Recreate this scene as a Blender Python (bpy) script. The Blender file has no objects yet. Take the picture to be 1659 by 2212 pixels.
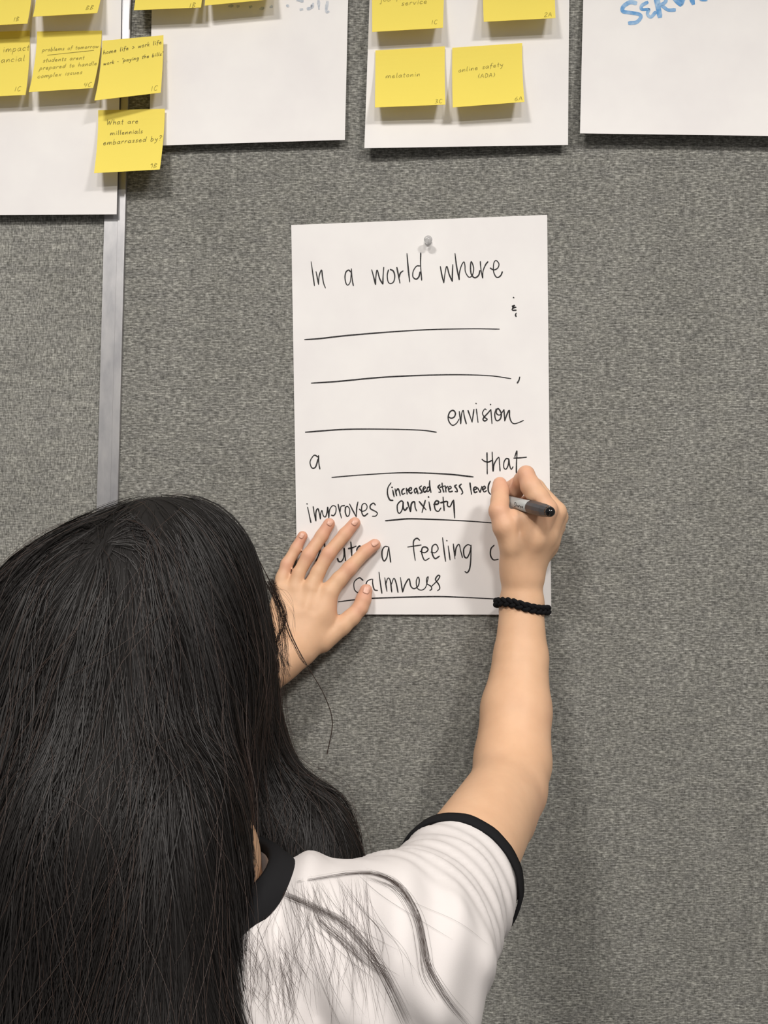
import bpy, math, random
import numpy as np
from mathutils import Matrix, Vector

random.seed(4); rng = np.random.default_rng(7)
scn = bpy.context.scene; C = scn.collection
# ---------------------------------------------------------------- camera
F, CX, CY = 1750.0, 829.5, 1106.0          # focal length in pixels of the 1659 x 2212 frame
DIST, CAMZ, ROLL = 0.88, 1.50, math.radians(1.5)
Rv = np.array([math.cos(ROLL), 0, math.sin(ROLL)]); Uv = np.array([-math.sin(ROLL), 0, math.cos(ROLL)])
CAM = np.array([0.0, -DIST, CAMZ])
cd = bpy.data.cameras.new('camera'); cam = bpy.data.objects.new('camera', cd); C.objects.link(cam)
cd.sensor_fit = 'VERTICAL'; cd.sensor_height = 36.0; cd.lens = 36.0 * F / 2212.0; cd.clip_start = 0.02
M = Matrix.Identity(4)
for i in range(3):
    M[i][0] = Rv[i]; M[i][1] = Uv[i]; M[i][2] = (0, -1, 0)[i]; M[i][3] = CAM[i]
cam.matrix_world = M
scn.camera = cam
# ---------------------------------------------------------------- world, exposure
w = bpy.data.worlds.new('world'); scn.world = w; w.use_nodes = True
w.node_tree.nodes['Background'].inputs[0].default_value = (1.0, 0.96, 0.92, 1)
w.node_tree.nodes['Background'].inputs[1].default_value = 0.20
vs = scn.view_settings; vs.view_transform = 'Standard'; vs.look = 'None'; vs.gamma = 1.0
vs.exposure = 0.07; vs.use_curve_mapping = False
# ---------------------------------------------------------------- lamps in the ceiling (built below as fixtures)
LAMPS = [(-0.50, -1.20, 20.0), (0.72, -1.25, 20.0), (0.10, -2.20, 28.0)]
LAMP_COL = (1.0, 0.955, 0.91)
CEIL = 2.60
# ---------------------------------------------------------------- helpers
def P(px, py, d):
    """point at distance d in front of the fabric wall, read off the photograph's frame"""
    s = (DIST - d) / F
    v = CAM + Rv * ((px - CX) * s) + Uv * (-(py - CY) * s)
    v = np.array(v); v[1] = -d
    return v

def mesh_np(name, verts, faces, mat=None, parent=None, smooth=True):
    verts = np.asarray(verts, np.float32); faces = np.asarray(faces, np.int32)
    me = bpy.data.meshes.new(name); n = faces.shape[1]
    me.vertices.add(len(verts)); me.vertices.foreach_set('co', verts.ravel())
    me.loops.add(faces.size); me.loops.foreach_set('vertex_index', faces.ravel())
    me.polygons.add(len(faces)); me.polygons.foreach_set('loop_start', np.arange(0, faces.size, n, dtype=np.int32))
    try: me.polygons.foreach_set('loop_total', np.full(len(faces), n, np.int32))
    except Exception: pass
    me.polygons.foreach_set('use_smooth', np.full(len(faces), bool(smooth)))
    me.update(calc_edges=True); me.validate()
    o = bpy.data.objects.new(name, me); C.objects.link(o)
    if mat: me.materials.append(mat)
    if parent: o.parent = parent
    return o

def mesh_py(name, verts, faces, mat=None, parent=None, smooth=False):
    me = bpy.data.meshes.new(name); me.from_pydata([tuple(map(float, v)) for v in verts], [], faces); me.update()
    if smooth: me.polygons.foreach_set('use_smooth', [True] * len(faces))
    o = bpy.data.objects.new(name, me); C.objects.link(o)
    if mat: me.materials.append(mat)
    if parent: o.parent = parent
    return o

def box_v(x0, x1, y0, y1, z0, z1):
    v = [(x, y, z) for x in (x0, x1) for y in (y0, y1) for z in (z0, z1)]
    f = [(0, 1, 3, 2), (4, 6, 7, 5), (0, 4, 5, 1), (2, 3, 7, 6), (0, 2, 6, 4), (1, 5, 7, 3)]
    return v, f
def box(name, x0, x1, y0, y1, z0, z1, mat, parent=None):
    v, f = box_v(x0, x1, y0, y1, z0, z1)
    return mesh_py(name, v, f, mat, parent)

def empty(name, loc=(0, 0, 0)):
    o = bpy.data.objects.new(name, None); C.objects.link(o); o.location = loc; o.empty_display_size = .02
    return o
def tag(o, label=None, cat=None, group=None, kind=None):
    if label: o['label'] = label
    if cat: o['category'] = cat
    if group: o['group'] = group
    if kind: o['kind'] = kind
    return o

def mat(name, col, rough=.6, **kw):
    m = bpy.data.materials.new(name); m.use_nodes = True
    b = m.node_tree.nodes['Principled BSDF']
    b.inputs['Base Color'].default_value = (*col, 1); b.inputs['Roughness'].default_value = rough
    for k, v in kw.items(): b.inputs[k.replace('_', ' ')].default_value = v
    return m
def nodes(m): return m.node_tree.nodes, m.node_tree.links, m.node_tree.nodes['Principled BSDF']
def noise(m, scale, mapping=(1, 1, 1), detail=3, rough=.6):
    N, L, b = nodes(m)
    tc = N.new('ShaderNodeTexCoord'); mp = N.new('ShaderNodeMapping'); mp.inputs['Scale'].default_value = mapping
    t = N.new('ShaderNodeTexNoise'); t.inputs['Scale'].default_value = scale; t.inputs['Detail'].default_value = detail; t.inputs['Roughness'].default_value = rough
    L.new(tc.outputs['Object'], mp.inputs['Vector']); L.new(mp.outputs[0], t.inputs['Vector'])
    return t.outputs['Fac']
def ramp(m, fac, stops):
    N, L, b = nodes(m)
    r = N.new('ShaderNodeValToRGB'); L.new(fac, r.inputs[0])
    e = r.color_ramp.elements
    while len(e) < len(stops): e.new(.5)
    for i, (p, c) in enumerate(stops):
        e[i].position = p; e[i].color = (*c, 1) if len(c) == 3 else c
    return r.outputs[0]
def mix(m, a, b_, fac, mode='MIX'):
    N, L, b = nodes(m)
    x = N.new('ShaderNodeMix'); x.data_type = 'RGBA'; x.blend_type = mode
    if isinstance(fac, (int, float)): x.inputs[0].default_value = fac
    else: L.new(fac, x.inputs[0])
    for s, i in ((a, 6), (b_, 7)):
        if isinstance(s, tuple): x.inputs[i].default_value = (*s, 1)
        else: L.new(s, x.inputs[i])
    return x.outputs[2]
def bump(m, h, strength, dist):
    N, L, b = nodes(m)
    x = N.new('ShaderNodeBump'); x.inputs['Strength'].default_value = strength; x.inputs['Distance'].default_value = dist
    L.new(h, x.inputs['Height']); L.new(x.outputs[0], b.inputs['Normal']); return x

# ---------------------------------------------------------------- materials
def fabric_mat(name, tone=1.0, cross=.25):
    m = mat(name, (.2, .2, .19), .95); N, L, b = nodes(m)
    b.inputs['Specular IOR Level'].default_value = .15
    g = lambda v: (v * .985 * tone, v * .975 * tone, v * .885 * tone)
    n1 = noise(m, 1.0, (170, 1, 560), 2.5, .72)          # horizontal thread dashes
    c1 = ramp(m, n1, [(.33, g(.085)), (.50, g(.235)), (.68, g(.56))])
    n2 = noise(m, 1.0, (620, 1, 160), 2, .7)          # upright threads
    c2 = ramp(m, n2, [(.36, g(.09)), (.5, g(.25)), (.64, g(.52))])
    c = mix(m, c1, c2, cross)
    # the rib of the weave
    tc = N.new('ShaderNodeTexCoord'); sx = N.new('ShaderNodeSeparateXYZ'); L.new(tc.outputs['Object'], sx.inputs[0])
    mu = N.new('ShaderNodeMath'); mu.operation = 'MULTIPLY'; mu.inputs[1].default_value = 2 * math.pi / .0018; L.new(sx.outputs[2], mu.inputs[0])
    sn = N.new('ShaderNodeMath'); sn.operation = 'SINE'; L.new(mu.outputs[0], sn.inputs[0])
    ma = N.new('ShaderNodeMath'); ma.operation = 'MULTIPLY_ADD'; ma.inputs[1].default_value = .17; ma.inputs[2].default_value = .87; L.new(sn.outputs[0], ma.inputs[0])
    cb = N.new('ShaderNodeCombineColor')
    for i in range(3): L.new(ma.outputs[0], cb.inputs[i])
    c = mix(m, c, cb.outputs[0], 1.0, 'MULTIPLY')
    n3 = noise(m, 9.0, (1.6, 1, 1), 4, .6)
    c = mix(m, c, ramp(m, n3, [(.3, (.90, .90, .90)), (.7, (1.06, 1.06, 1.07))]), 1.0, 'MULTIPLY')
    n4 = noise(m, 1.0, (34, 1, 75), 3, .65)
    c = mix(m, c, ramp(m, n4, [(.3, (.84, .84, .85)), (.7, (1.12, 1.12, 1.10))]), 1.0, 'MULTIPLY')
    L.new(c, b.inputs['Base Color'])
    bump(m, n1, .5, .0005)
    return m
m_fab = fabric_mat('woven grey fabric', .97, .20)
m_fab2 = fabric_mat('woven grey fabric cross', 1.08, .48)
def paper_mat():
    m = mat('white paper', (.83, .80, .79), .75); N, L, b = nodes(m)
    n = noise(m, 14, (1, 1, 1), 3)
    L.new(ramp(m, n, [(.3, (.80, .775, .765)), (.7, (.85, .83, .81))]), b.inputs['Base Color'])
    b.inputs['Specular IOR Level'].default_value = .25
    return m
m_paper = paper_mat()
def note_mat():
    m = bpy.data.materials.new('yellow note paper'); m.use_nodes = True
    N, L = m.node_tree.nodes, m.node_tree.links
    b = N['Principled BSDF']; b.inputs['Base Color'].default_value = (.95, .80, .155, 1); b.inputs['Roughness'].default_value = .7
    b.inputs['Specular IOR Level'].default_value = .2
    t = N.new('ShaderNodeBsdfTranslucent'); t.inputs[0].default_value = (.92, .76, .16, 1)
    mx = N.new('ShaderNodeMixShader'); mx.inputs[0].default_value = .18
    L.new(b.outputs[0], mx.inputs[1]); L.new(t.outputs[0], mx.inputs[2]); L.new(mx.outputs[0], N['Material Output'].inputs[0])
    return m
m_note = note_mat()
def ink_mat(name, c0, c1, sc=700):
    m = mat(name, c0, .6); N, L, b = nodes(m)
    n = noise(m, sc, (1, 1, 1), 2)
    L.new(ramp(m, n, [(.38, c0), (.68, c1)]), b.inputs['Base Color']); b.inputs['Specular IOR Level'].default_value = .2
    return m
m_ink = ink_mat('black marker ink', (.012, .011, .012), (.06, .057, .057))
m_pencil = ink_mat('thin pencil on yellow', (.26, .22, .05), (.40, .33, .06))
m_pencil2 = ink_mat('thin pen on yellow', (.13, .11, .03), (.25, .21, .05))
m_faint = ink_mat('pale blue grey marker', (.45, .49, .55), (.62, .64, .67), 300)
m_blue = ink_mat('blue watercolour brush ink', (.12, .32, .62), (.38, .55, .74), 110)
m_alu = mat('brushed aluminium', (.42, .42, .44), .42, Metallic=.55)
def alu():
    N, L, b = nodes(m_alu); n = noise(m_alu, 14, (3, 1, 1.2), 4)
    L.new(ramp(m_alu, n, [(.3, (.34, .34, .355)), (.55, (.46, .455, .46)), (.75, (.52, .515, .50))]), b.inputs['Base Color'])
alu()
m_alu2 = m_alu
def skin_mat():
    m = mat('skin', (.62, .36, .22), .5); N, L, b = nodes(m)
    b.inputs['Subsurface Weight'].default_value = .12; b.inputs['Subsurface Radius'].default_value = (.012, .005, .003)
    b.inputs['Subsurface Scale'].default_value = 1.0; b.inputs['Specular IOR Level'].default_value = .3
    a = N.new('ShaderNodeAttribute'); a.attribute_name = 'rosy'
    n = noise(m, 38, (1, 1, 1), 4)
    base = ramp(m, n, [(.3, (.66, .405, .25)), (.7, (.72, .455, .285))])
    c = mix(m, base, (.66, .315, .225), a.outputs['Fac'])
    L.new(c, b.inputs['Base Color'])
    n2 = noise(m, 900, (1, 1, 1), 3); bump(m, n2, .12, .0003)
    return m
m_skin = skin_mat()
m_nail = mat('nail', (.69, .39, .285), .38)
m_hair = mat('black hair', (.010, .0085, .008), .46); m_hair.node_tree.nodes['Principled BSDF'].inputs['Specular IOR Level'].default_value = .26
m_hairbase = mat('black hair underlayer', (.009, .008, .0075), .75); m_hairbase.node_tree.nodes['Principled BSDF'].inputs['Specular IOR Level'].default_value = .2
m_wisp = mat('dark brown loose hair', (.045, .028, .022), .45)
def shirt_mat():
    m = mat('white cotton jersey', (.60, .567, .555), .9); N, L, b = nodes(m)
    b.inputs['Specular IOR Level'].default_value = .1; b.inputs['Sheen Weight'].default_value = .0
    n = noise(m, 1500, (1, 1, 1), 2); bump(m, n, .15, .0003); return m
m_shirt = shirt_mat()
m_black = mat('black ribbed cotton', (.012, .012, .013), .95); m_black.node_tree.nodes['Principled BSDF'].inputs['Specular IOR Level'].default_value = .1
m_cord = mat('black elastic cord', (.006, .006, .007), .85); m_cord.node_tree.nodes['Principled BSDF'].inputs['Specular IOR Level'].default_value = .15
m_grey = mat('pale grey pen barrel', (.42, .43, .42), .4)
m_cap = mat('smoky black pen cap', (.035, .036, .042), .33)
m_capend = mat('glossy black cap end', (.006, .006, .007), .12)
m_clear = mat('clear plastic', (.97, .97, .97), .06, Transmission_Weight=.75, IOR=1.45)
m_steel = mat('steel', (.6, .6, .6), .3, Metallic=1.0)
m_ceil = mat('ceiling white', (.8, .79, .77), .9)
m_floor = mat('grey carpet', (.2, .2, .2), 1.0)
m_frame = mat('white lamp frame', (.8, .8, .8), .5)
m_jeans = mat('dark denim', (.03, .045, .09), .9)
m_shoe = mat('white canvas', (.7, .7, .7), .8)

# ================================================================= SETTING
tag(box('floor', -2.2, 2.2, -3.2, .08, -.03, 0, m_floor), kind='structure')
tag(box('ceiling', -2.2, 2.2, -3.2, .08, CEIL, CEIL + .04, m_ceil), kind='structure')
postL0, postR0 = P(211, 1110, 0)[0], P(256, 1110, 0)[0]
XL, XR = postL0 + .004, postR0 - .002
wb = tag(box('wall_back', -2.2, 2.2, .012, .06, 0, CEIL, m_alu), kind='structure')
box('fabric_panel', -2.2, XL, 0, .012, 0, CEIL, m_fab2, wb)
box('fabric_panel', XR, 2.2, 0, .012, 0, CEIL, m_fab, wb)
# aluminium post: left face, a raised step and right face, one extrusion
prof = [(postL0, .002), (postL0, -.0035), (postL0 + .0145, -.0035), (postL0 + .0150, -.0046), (postR0 - .001, -.0046), (postR0, -.0040), (postR0, .002)]
n = len(prof); pv = [(x, y, z) for z in (0.0, CEIL) for x, y in prof]
pf = [(i, i + 1, n + i + 1, n + i) for i in range(n - 1)]
tag(mesh_py('trim_1', pv, pf, m_alu), kind='structure')

for i, (lx, ly, pw) in enumerate(LAMPS):
    t = tag(empty('ceiling_light', (lx, ly, CEIL)), 'square recessed white ceiling light ' + ('nearer the board on the left', 'nearer the board on the right', 'farther back from the board')[i], 'ceiling light')
    s = .15
    f = []; v = []
    for (x0, x1, y0, y1) in ((-s - .02, s + .02, -s - .02, -s), (-s - .02, s + .02, s, s + .02), (-s - .02, -s, -s, s), (s, s + .02, -s, s)):
        bv, bf = box_v(x0, x1, y0, y1, -.012, 0)
        f += [tuple(k + len(v) for k in q) for q in bf]; v += bv
    mesh_py('frame', v, f, m_frame, t)
    me_ = mat('lamp diffuser', (1, 1, 1), .5); b = me_.node_tree.nodes['Principled BSDF']
    b.inputs['Emission Color'].default_value = (*LAMP_COL, 1); b.inputs['Emission Strength'].default_value = 4
    box('diffuser', -s, s, -s, s, -.006, 0, me_, t)
    ld = bpy.data.lights.new('lamp_light', 'AREA'); ld.shape = 'SQUARE'; ld.size = .24; ld.energy = pw; ld.color = LAMP_COL
    lo = bpy.data.objects.new('lamp_light', ld); C.objects.link(lo); lo.parent = t; lo.location = (0, 0, -.015)

# ================================================================= SHEETS OF PAPER
def sheet_fn(c, d0, d1, pw=1.6, corner=None):
    """c = four frame positions TL TR BR BL, d0 lift at the top edge, d1 lift at the lower edge"""
    d1l, d1r = d1 if isinstance(d1, tuple) else (d1, d1)
    W = [P(*c[0], d0), P(*c[1], d0), P(*c[2], d1r), P(*c[3], d1l)]
    def f(u, v, off=0.0):
        u = np.asarray(u, float)[..., None]; v = np.asarray(v, float)[..., None]
        p = (W[0] * (1 - u) + W[1] * u) * (1 - v) + (W[3] * (1 - u) + W[2] * u) * v
        vd = np.clip(v, 0, 1)[..., 0] ** pw
        dl = d1l * (1 - u[..., 0]) + d1r * u[..., 0]
        p[..., 1] = -(d0 + (dl - d0) * vd) - off
        return p
    return f
def sheet(name, f, m, nu=12, nv=14, th=.0003, parent=None):
    U, V = np.meshgrid(np.linspace(0, 1, nu + 1), np.linspace(0, 1, nv + 1))
    a = f(U, V).reshape(-1, 3); b = f(U, V, -th).reshape(-1, 3)
    idx = np.arange((nu + 1) * (nv + 1)).reshape(nv + 1, nu + 1); n = idx.size
    fr = np.stack([idx[:-1, :-1], idx[1:, :-1], idx[1:, 1:], idx[:-1, 1:]], -1).reshape(-1, 4)
    rim = []
    for line in (idx[0], idx[:, -1], idx[-1, ::-1], idx[::-1, 0]):
        for p, q in zip(line[:-1], line[1:]): rim.append((p, q, q + n, p + n))
    faces = np.concatenate([fr, fr[:, ::-1] + n, np.array(rim)])
    return mesh_np(name, np.concatenate([a, b]), faces, m, parent, smooth=False)

def catmull(pts, n=7):
    p = np.asarray(pts, float)
    if len(p) < 3: return np.linspace(p[0], p[-1], 5)
    q = np.concatenate([[2 * p[0] - p[1]], p, [2 * p[-1] - p[-2]]]); out = []
    for i in range(1, len(q) - 2):
        t = np.linspace(0, 1, n, endpoint=False)[:, None]
        a, b, c, d = q[i - 1], q[i], q[i + 1], q[i + 2]
        out.append(.5 * ((2 * b) + (c - a) * t + (2 * a - 5 * b + 4 * c - d) * t ** 2 + (3 * b - a - 3 * c + d) * t ** 3))
    out.append(p[-1:]); return np.concatenate(out)
class Ribbons:
    def __init__(s): s.v = []; s.f = []; s.n = 0
    def stroke(s, pts, width, to3d, sm=7, vary=.18):
        """flat pen stroke; pts in 2D, width in the same units"""
        if len(pts) == 1:
            x, y = pts[0]; pts = [(x - width * .25, y - width * .2), (x + width * .25, y + width * .2)]
        p = catmull(pts, sm); t = np.gradient(p, axis=0); t /= np.linalg.norm(t, axis=1, keepdims=True) + 1e-9
        nr = np.stack([-t[:, 1], t[:, 0]], 1); m = len(p)
        wv = width * .5 * (1 + vary * np.sin(np.linspace(0, 5, m) + random.random() * 6)) * np.where((np.arange(m) == 0) | (np.arange(m) == m - 1), .7, 1)
        p[0] -= t[0] * width * .25; p[-1] += t[-1] * width * .25
        a = to3d(p + nr * wv[:, None]); b = to3d(p - nr * wv[:, None])
        s.v += [a, b]
        for i in range(m - 1): s.f.append((s.n + i, s.n + m + i, s.n + m + i + 1, s.n + i + 1))
        s.n += 2 * m
    def build(s, name, m, parent):
        return mesh_np(name, np.concatenate(s.v), s.f, m, parent, smooth=False)

# single-stroke hand: x-height 1, ascender 2, descender -1
FONT = {
 'a': (1.0, [[(.8, .9), (.4, 1), (.05, .5), (.3, 0), (.7, .4), (.8, 1)], [(.8, 1), (.8, .3), (1, 0)]]),
 'b': (.9, [[(.1, 2), (.1, 0), (.5, 0), (.8, .5), (.4, 1), (.1, .6)]]),
 'c': (.8, [[(.8, .8), (.4, 1), (.05, .5), (.3, 0), (.8, .2)]]),
 'd': (1.0, [[(.8, .8), (.4, 1), (.05, .5), (.3, 0), (.8, .4)], [(.9, 2), (.85, 0)]]),
 'e': (.9, [[(.1, .5), (.7, .6), (.5, 1), (.1, .6), (.3, 0), (.85, .2)]]),
 'f': (.7, [[(.8, 1.9), (.4, 1.9), (.3, 1), (.3, -.5)], [(0, .9), (.7, 1)]]),
 'g': (1.0, [[(.8, .9), (.4, 1), (.05, .5), (.4, .1), (.8, .9), (.75, -.6), (.2, -.9)]]),
 'h': (.9, [[(.1, 2), (.1, 0)], [(.1, .5), (.5, 1), (.75, .6), (.8, 0)]]),
 'i': (.4, [[(.2, 1), (.25, 0)], [(.2, 1.5)]]),
 'j': (.5, [[(.3, 1), (.3, -.7), (0, -.8)], [(.3, 1.5)]]),
 'k': (.8, [[(.1, 2), (.1, 0)], [(.7, 1), (.1, .4), (.8, 0)]]),
 'l': (.4, [[(.15, 2), (.2, .2), (.4, 0)]]),
 'm': (1.5, [[(.1, 1), (.1, 0), (.4, 1), (.7, .8), (.7, 0), (1, 1), (1.3, .8), (1.4, 0)]]),
 'n': (.9, [[(.1, 1), (.1, 0), (.4, .9), (.7, .9), (.8, 0)]]),
 'o': (.9, [[(.5, 1), (.1, .6), (.3, 0), (.8, .3), (.6, 1), (.4, 1)]]),
 'p': (.9, [[(.1, 1), (.05, -1)], [(.1, .7), (.5, 1), (.8, .5), (.4, 0), (.1, .1)]]),
 'q': (.9, [[(.8, .9), (.2, .9), (.2, .1), (.8, .8), (.8, -1)]]),
 'r': (.7, [[(.1, 1), (.15, 0)], [(.15, .6), (.4, 1), (.7, .9)]]),
 's': (.7, [[(.7, .9), (.3, 1), (.2, .6), (.6, .3), (.4, 0), (.05, .1)]]),
 't': (.6, [[(.3, 1.7), (.3, .1), (.5, 0)], [(0, 1), (.6, 1.1)]]),
 'u': (.9, [[(.1, 1), (.1, .3), (.4, 0), (.7, .4), (.75, 1)], [(.75, 1), (.85, 0)]]),
 'v': (.8, [[(.05, 1), (.35, 0), (.75, 1)]]),
 'w': (1.2, [[(.05, 1), (.3, 0), (.6, .9), (.85, 0), (1.15, 1)]]),
 'x': (.8, [[(.05, 1), (.75, 0)], [(.75, 1), (.05, 0)]]),
 'y': (.9, [[(.1, 1), (.3, .3), (.7, .5)], [(.8, 1), (.6, -.5), (.2, -1)]]),
 "'": (.3, [[(.15, 2), (.1, 1.6)]]), '"': (.4, [[(.1, 2), (.1, 1.6)], [(.3, 2), (.3, 1.6)]]),
 '?': (.8, [[(.1, 1.6), (.4, 2), (.8, 1.6), (.4, 1), (.4, .6)], [(.4, 0)]]),
 '>': (.9, [[(.1, 1.2), (.8, .7), (.1, .1)]]), '-': (.6, [[(.1, .6), (.5, .6)]]), '.': (.4, [[(.1, .6)]]),
 '(': (.5, [[(.4, 1.9), (.1, .9), (.4, -.1)]]), ')': (.5, [[(.1, 1.9), (.4, .9), (.1, -.1)]]),
 'W': (1.7, [[(.1, 2), (.4, 0), (.8, 1.4), (1.1, 0), (1.6, 2)]]),
 'A': (1.1, [[(.05, 0), (.5, 1.8), (1, 0)], [(.2, .7), (.85, .7)]]),
 'B': (1.0, [[(.15, 1.9), (.15, 0)], [(.15, 1.9), (.8, 1.6), (.2, 1), (.9, .5), (.15, 0)]]),
 'C': (1.0, [[(.9, 1.7), (.4, 1.8), (.1, .9), (.4, 0), (.95, .2)]]),
 'D': (1.0, [[(.15, 1.9), (.15, 0), (.8, .4), (.8, 1.4), (.15, 1.9)]]),
 '1': (.5, [[(.25, 1.8), (.25, 0)]]), '2': (.9, [[(.1, 1.5), (.5, 1.9), (.8, 1.4), (.1, 0), (.9, .1)]]),
 '3': (.8, [[(.1, 1.8), (.7, 1.6), (.3, 1), (.8, .5), (.1, 0)]]), '6': (.9, [[(.7, 1.9), (.15, .9), (.3, 0), (.8, .4), (.6, 1), (.15, .7)]]),
 '8': (.8, [[(.7, 1.7), (.2, 1.7), (.7, .6), (.4, 0), (.1, .4), (.7, 1.7)]]), '9': (.8, [[(.7, 1.4), (.4, 1.9), (.1, 1.4), (.7, 1.3), (.6, 0)]]),
 '4': (.9, [[(.1, 1.8), (.1, .9), (.8, .9)], [(.7, 1.8), (.7, 0)]]), ' ': (.8, []),
}
def write(rb, text, x, y, size, to3d, width, slope=0.0, slant=.12, sp=.28, aspect=.5):
    cx = 0.0
    for ch in text:
        adv, st = FONT[ch]
        for s in st:
            pts = [(x + size * (cx + px_ * 1.0 + py_ * slant) , y + slope * size * cx - size * py_ * aspect * 2 * .8) for px_, py_ in s]
            rb.stroke(pts, width, to3d, 4)
        cx += adv + sp

# ---- plain white sheets pinned along the top of the board
def white_sheet(c, d0, d1, label, cat='paper sheet', pw=1.5):
    f = sheet_fn(c, d0, d1, pw); o = sheet('paper_sheet', f, m_paper, 14, 18)
    tag(o, label, cat, 'white sheets along the top of the board'); return o, f
s1, f1 = white_sheet([(-160, -90), (264, -90), (252, 463), (-175, 465)], .0055, .011, 'white paper sheet cut by the left edge, hanging lowest of the upper row')
s2, f2 = white_sheet([(331, -235), (757, -240), (745, 302), (322, 315)], .001, .010, 'white paper sheet with faint marker smudges right of the metal post')
s3, f3 = white_sheet([(806, -232), (1233, -236), (1227, 313), (787, 320)], .001, (.015, .011), 'white paper sheet in the middle of the upper row with four yellow notes on it')
s4, f4 = white_sheet([(1268, -258), (1700, -255), (1690, 294), (1253, 288)], .001, .016, 'white paper sheet at the upper right corner with blue brush lettering')

def frame_inv(c):
    """frame position -> (u, v) on a sheet given by its four frame corners (bilinear, Newton)"""
    c = np.array(c, float)
    def g(p):
        p = np.atleast_2d(p).astype(float); u = np.full(len(p), .5); v = np.full(len(p), .5)
        for _ in range(8):
            q = (c[0] * (1 - u)[:, None] + c[1] * u[:, None]) * (1 - v)[:, None] + (c[3] * (1 - u)[:, None] + c[2] * u[:, None]) * v[:, None]
            du = (c[1] - c[0]) * (1 - v)[:, None] + (c[2] - c[3]) * v[:, None]
            dv = (c[3] - c[0]) * (1 - u)[:, None] + (c[2] - c[1]) * u[:, None]
            r = p - q; det = du[:, 0] * dv[:, 1] - du[:, 1] * dv[:, 0]
            u = u + (r[:, 0] * dv[:, 1] - r[:, 1] * dv[:, 0]) / det; v = v + (du[:, 0] * r[:, 1] - du[:, 1] * r[:, 0]) / det
        return u, v
    return g
def on_sheet(f, off=.0002):
    """2D frame position -> point of the sheet that is seen there"""
    def g(p):
        p = np.asarray(p, float); d = np.full(len(p), .005)
        # invert on a sample grid
        for _ in range(6):
            s = (DIST - d) / F
            X = CAM[0] + Rv[0] * (p[:, 0] - CX) * s - Uv[0] * (p[:, 1] - CY) * s
            Z = CAM[2] + Rv[2] * (p[:, 0] - CX) * s - Uv[2] * (p[:, 1] - CY) * s
            u, v = f.inv(np.stack([X, Z], 1)); d = -f(u, v)[:, 1]
        return np.stack([X, -d - off, Z], 1)
    return g
def add_inv(f):
    c = [f(u, v) for u, v in ((0, 0), (1, 0), (1, 1), (0, 1))]
    f_inv = frame_inv([(q[0], q[2]) for q in c])
    class W_:
        def __call__(s, *a): return f(*a)
        inv = staticmethod(f_inv)
    return W_()
def tr(ox, oy, sc, pts): return [(ox + x / sc, oy + y / sc) for x, y in pts]

# blue brush lettering on the right-hand sheet
F4 = on_sheet(add_inv(f4)); rb = Ribbons()
for st, wd in (([(265, 35), (200, 25), (130, 70), (125, 120), (200, 135), (290, 150), (315, 180), (270, 235), (190, 245)], 42),
               ([(385, 25), (325, 60), (325, 100), (400, 98)], 34), ([(400, 98), (385, 150), (420, 180), (470, 130)], 36),
               ([(475, -60), (495, 60), (515, 175)], 60), ([(480, -50), (560, -40), (575, 20), (505, 60)], 40), ([(540, 60), (600, 105), (675, 105)], 38),
               ([(640, -60), (700, 10), (740, 50)], 56), ([(745, 45), (760, -10), (790, -60)], 48), ([(830, -80), (868, 40)], 48), ([(1060, -80), (960, -50), (950, -5), (1010, -2)], 36)):
    rb.stroke(tr(1320, 0, 4.894, st), wd / 4.894, F4, 8, .1)
rb.build('brush_lettering', m_blue, s4)
# faint smudged marker text on the second sheet
F2 = on_sheet(add_inv(f2)); rb = Ribbons()
for st in ([(1150, 5), (1215, 15)], [(1185, 110), (1210, 105)], [(1265, 100), (1305, 90), (1310, 60)], [(1390, 10), (1395, 100)], [(1490, 20), (1475, 135), (1505, 130)], [(1035, 60), (1055, 72)], [(1330, 40), (1315, 90)],
           [(735, 100), (775, 90)], [(385, 70), (430, 65)], [(480, 75), (500, 70)], [(620, 80), (640, 72)], [(850, 80), (870, 70)]):
    rb.stroke(tr(420, 0, 5.184, st), 5.5, F2, 3, .3)
rb.build('marker_smudges', m_faint, s2)

# ---- the written sheet
PC = [(629, 486), (1182, 464), (1191, 1328), (643, 1327)]
fm = sheet_fn(PC, .0012, .0035, 2.0)
poster = sheet('poster_sheet', fm, m_paper, 12, 20)
tag(poster, 'tall white sheet with handwritten fill-in sentence pinned in the middle of the board', 'poster')
FM = on_sheet(add_inv(fm)); PX = .95
def word(name, ox, oy, sc, strokes, wd):
    r = Ribbons()
    for st in strokes: r.stroke(tr(ox, oy, sc, st), wd, FM)
    return r.build(name, m_ink, poster)
A_ = (650, 530, 6.636); B_ = (880, 530, 6.636); C_ = (950, 860, 8.295); D_ = (820, 1030, 6.381); E_ = (650, 1070, 8.295); G_ = (800, 1140, 5.7207); H_ = (620, 760, 2.765); I_ = (620, 460, 2.765); J_ = (570, 1080, 5.53)
word('handwritten_word', *A_, [[(147, 235), (170, 400), (195, 580)], [(217, 375), (236, 470), (253, 562)], [(253, 562), (262, 440), (295, 355), (310, 450), (325, 540), (352, 612)]], 2.4)
word('handwritten_word', *A_, [[(712, 382), (685, 355), (645, 385), (632, 460), (645, 540), (672, 570), (705, 530), (718, 440), (724, 335)], [(724, 335), (735, 480), (752, 580)]], 2.4)
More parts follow.
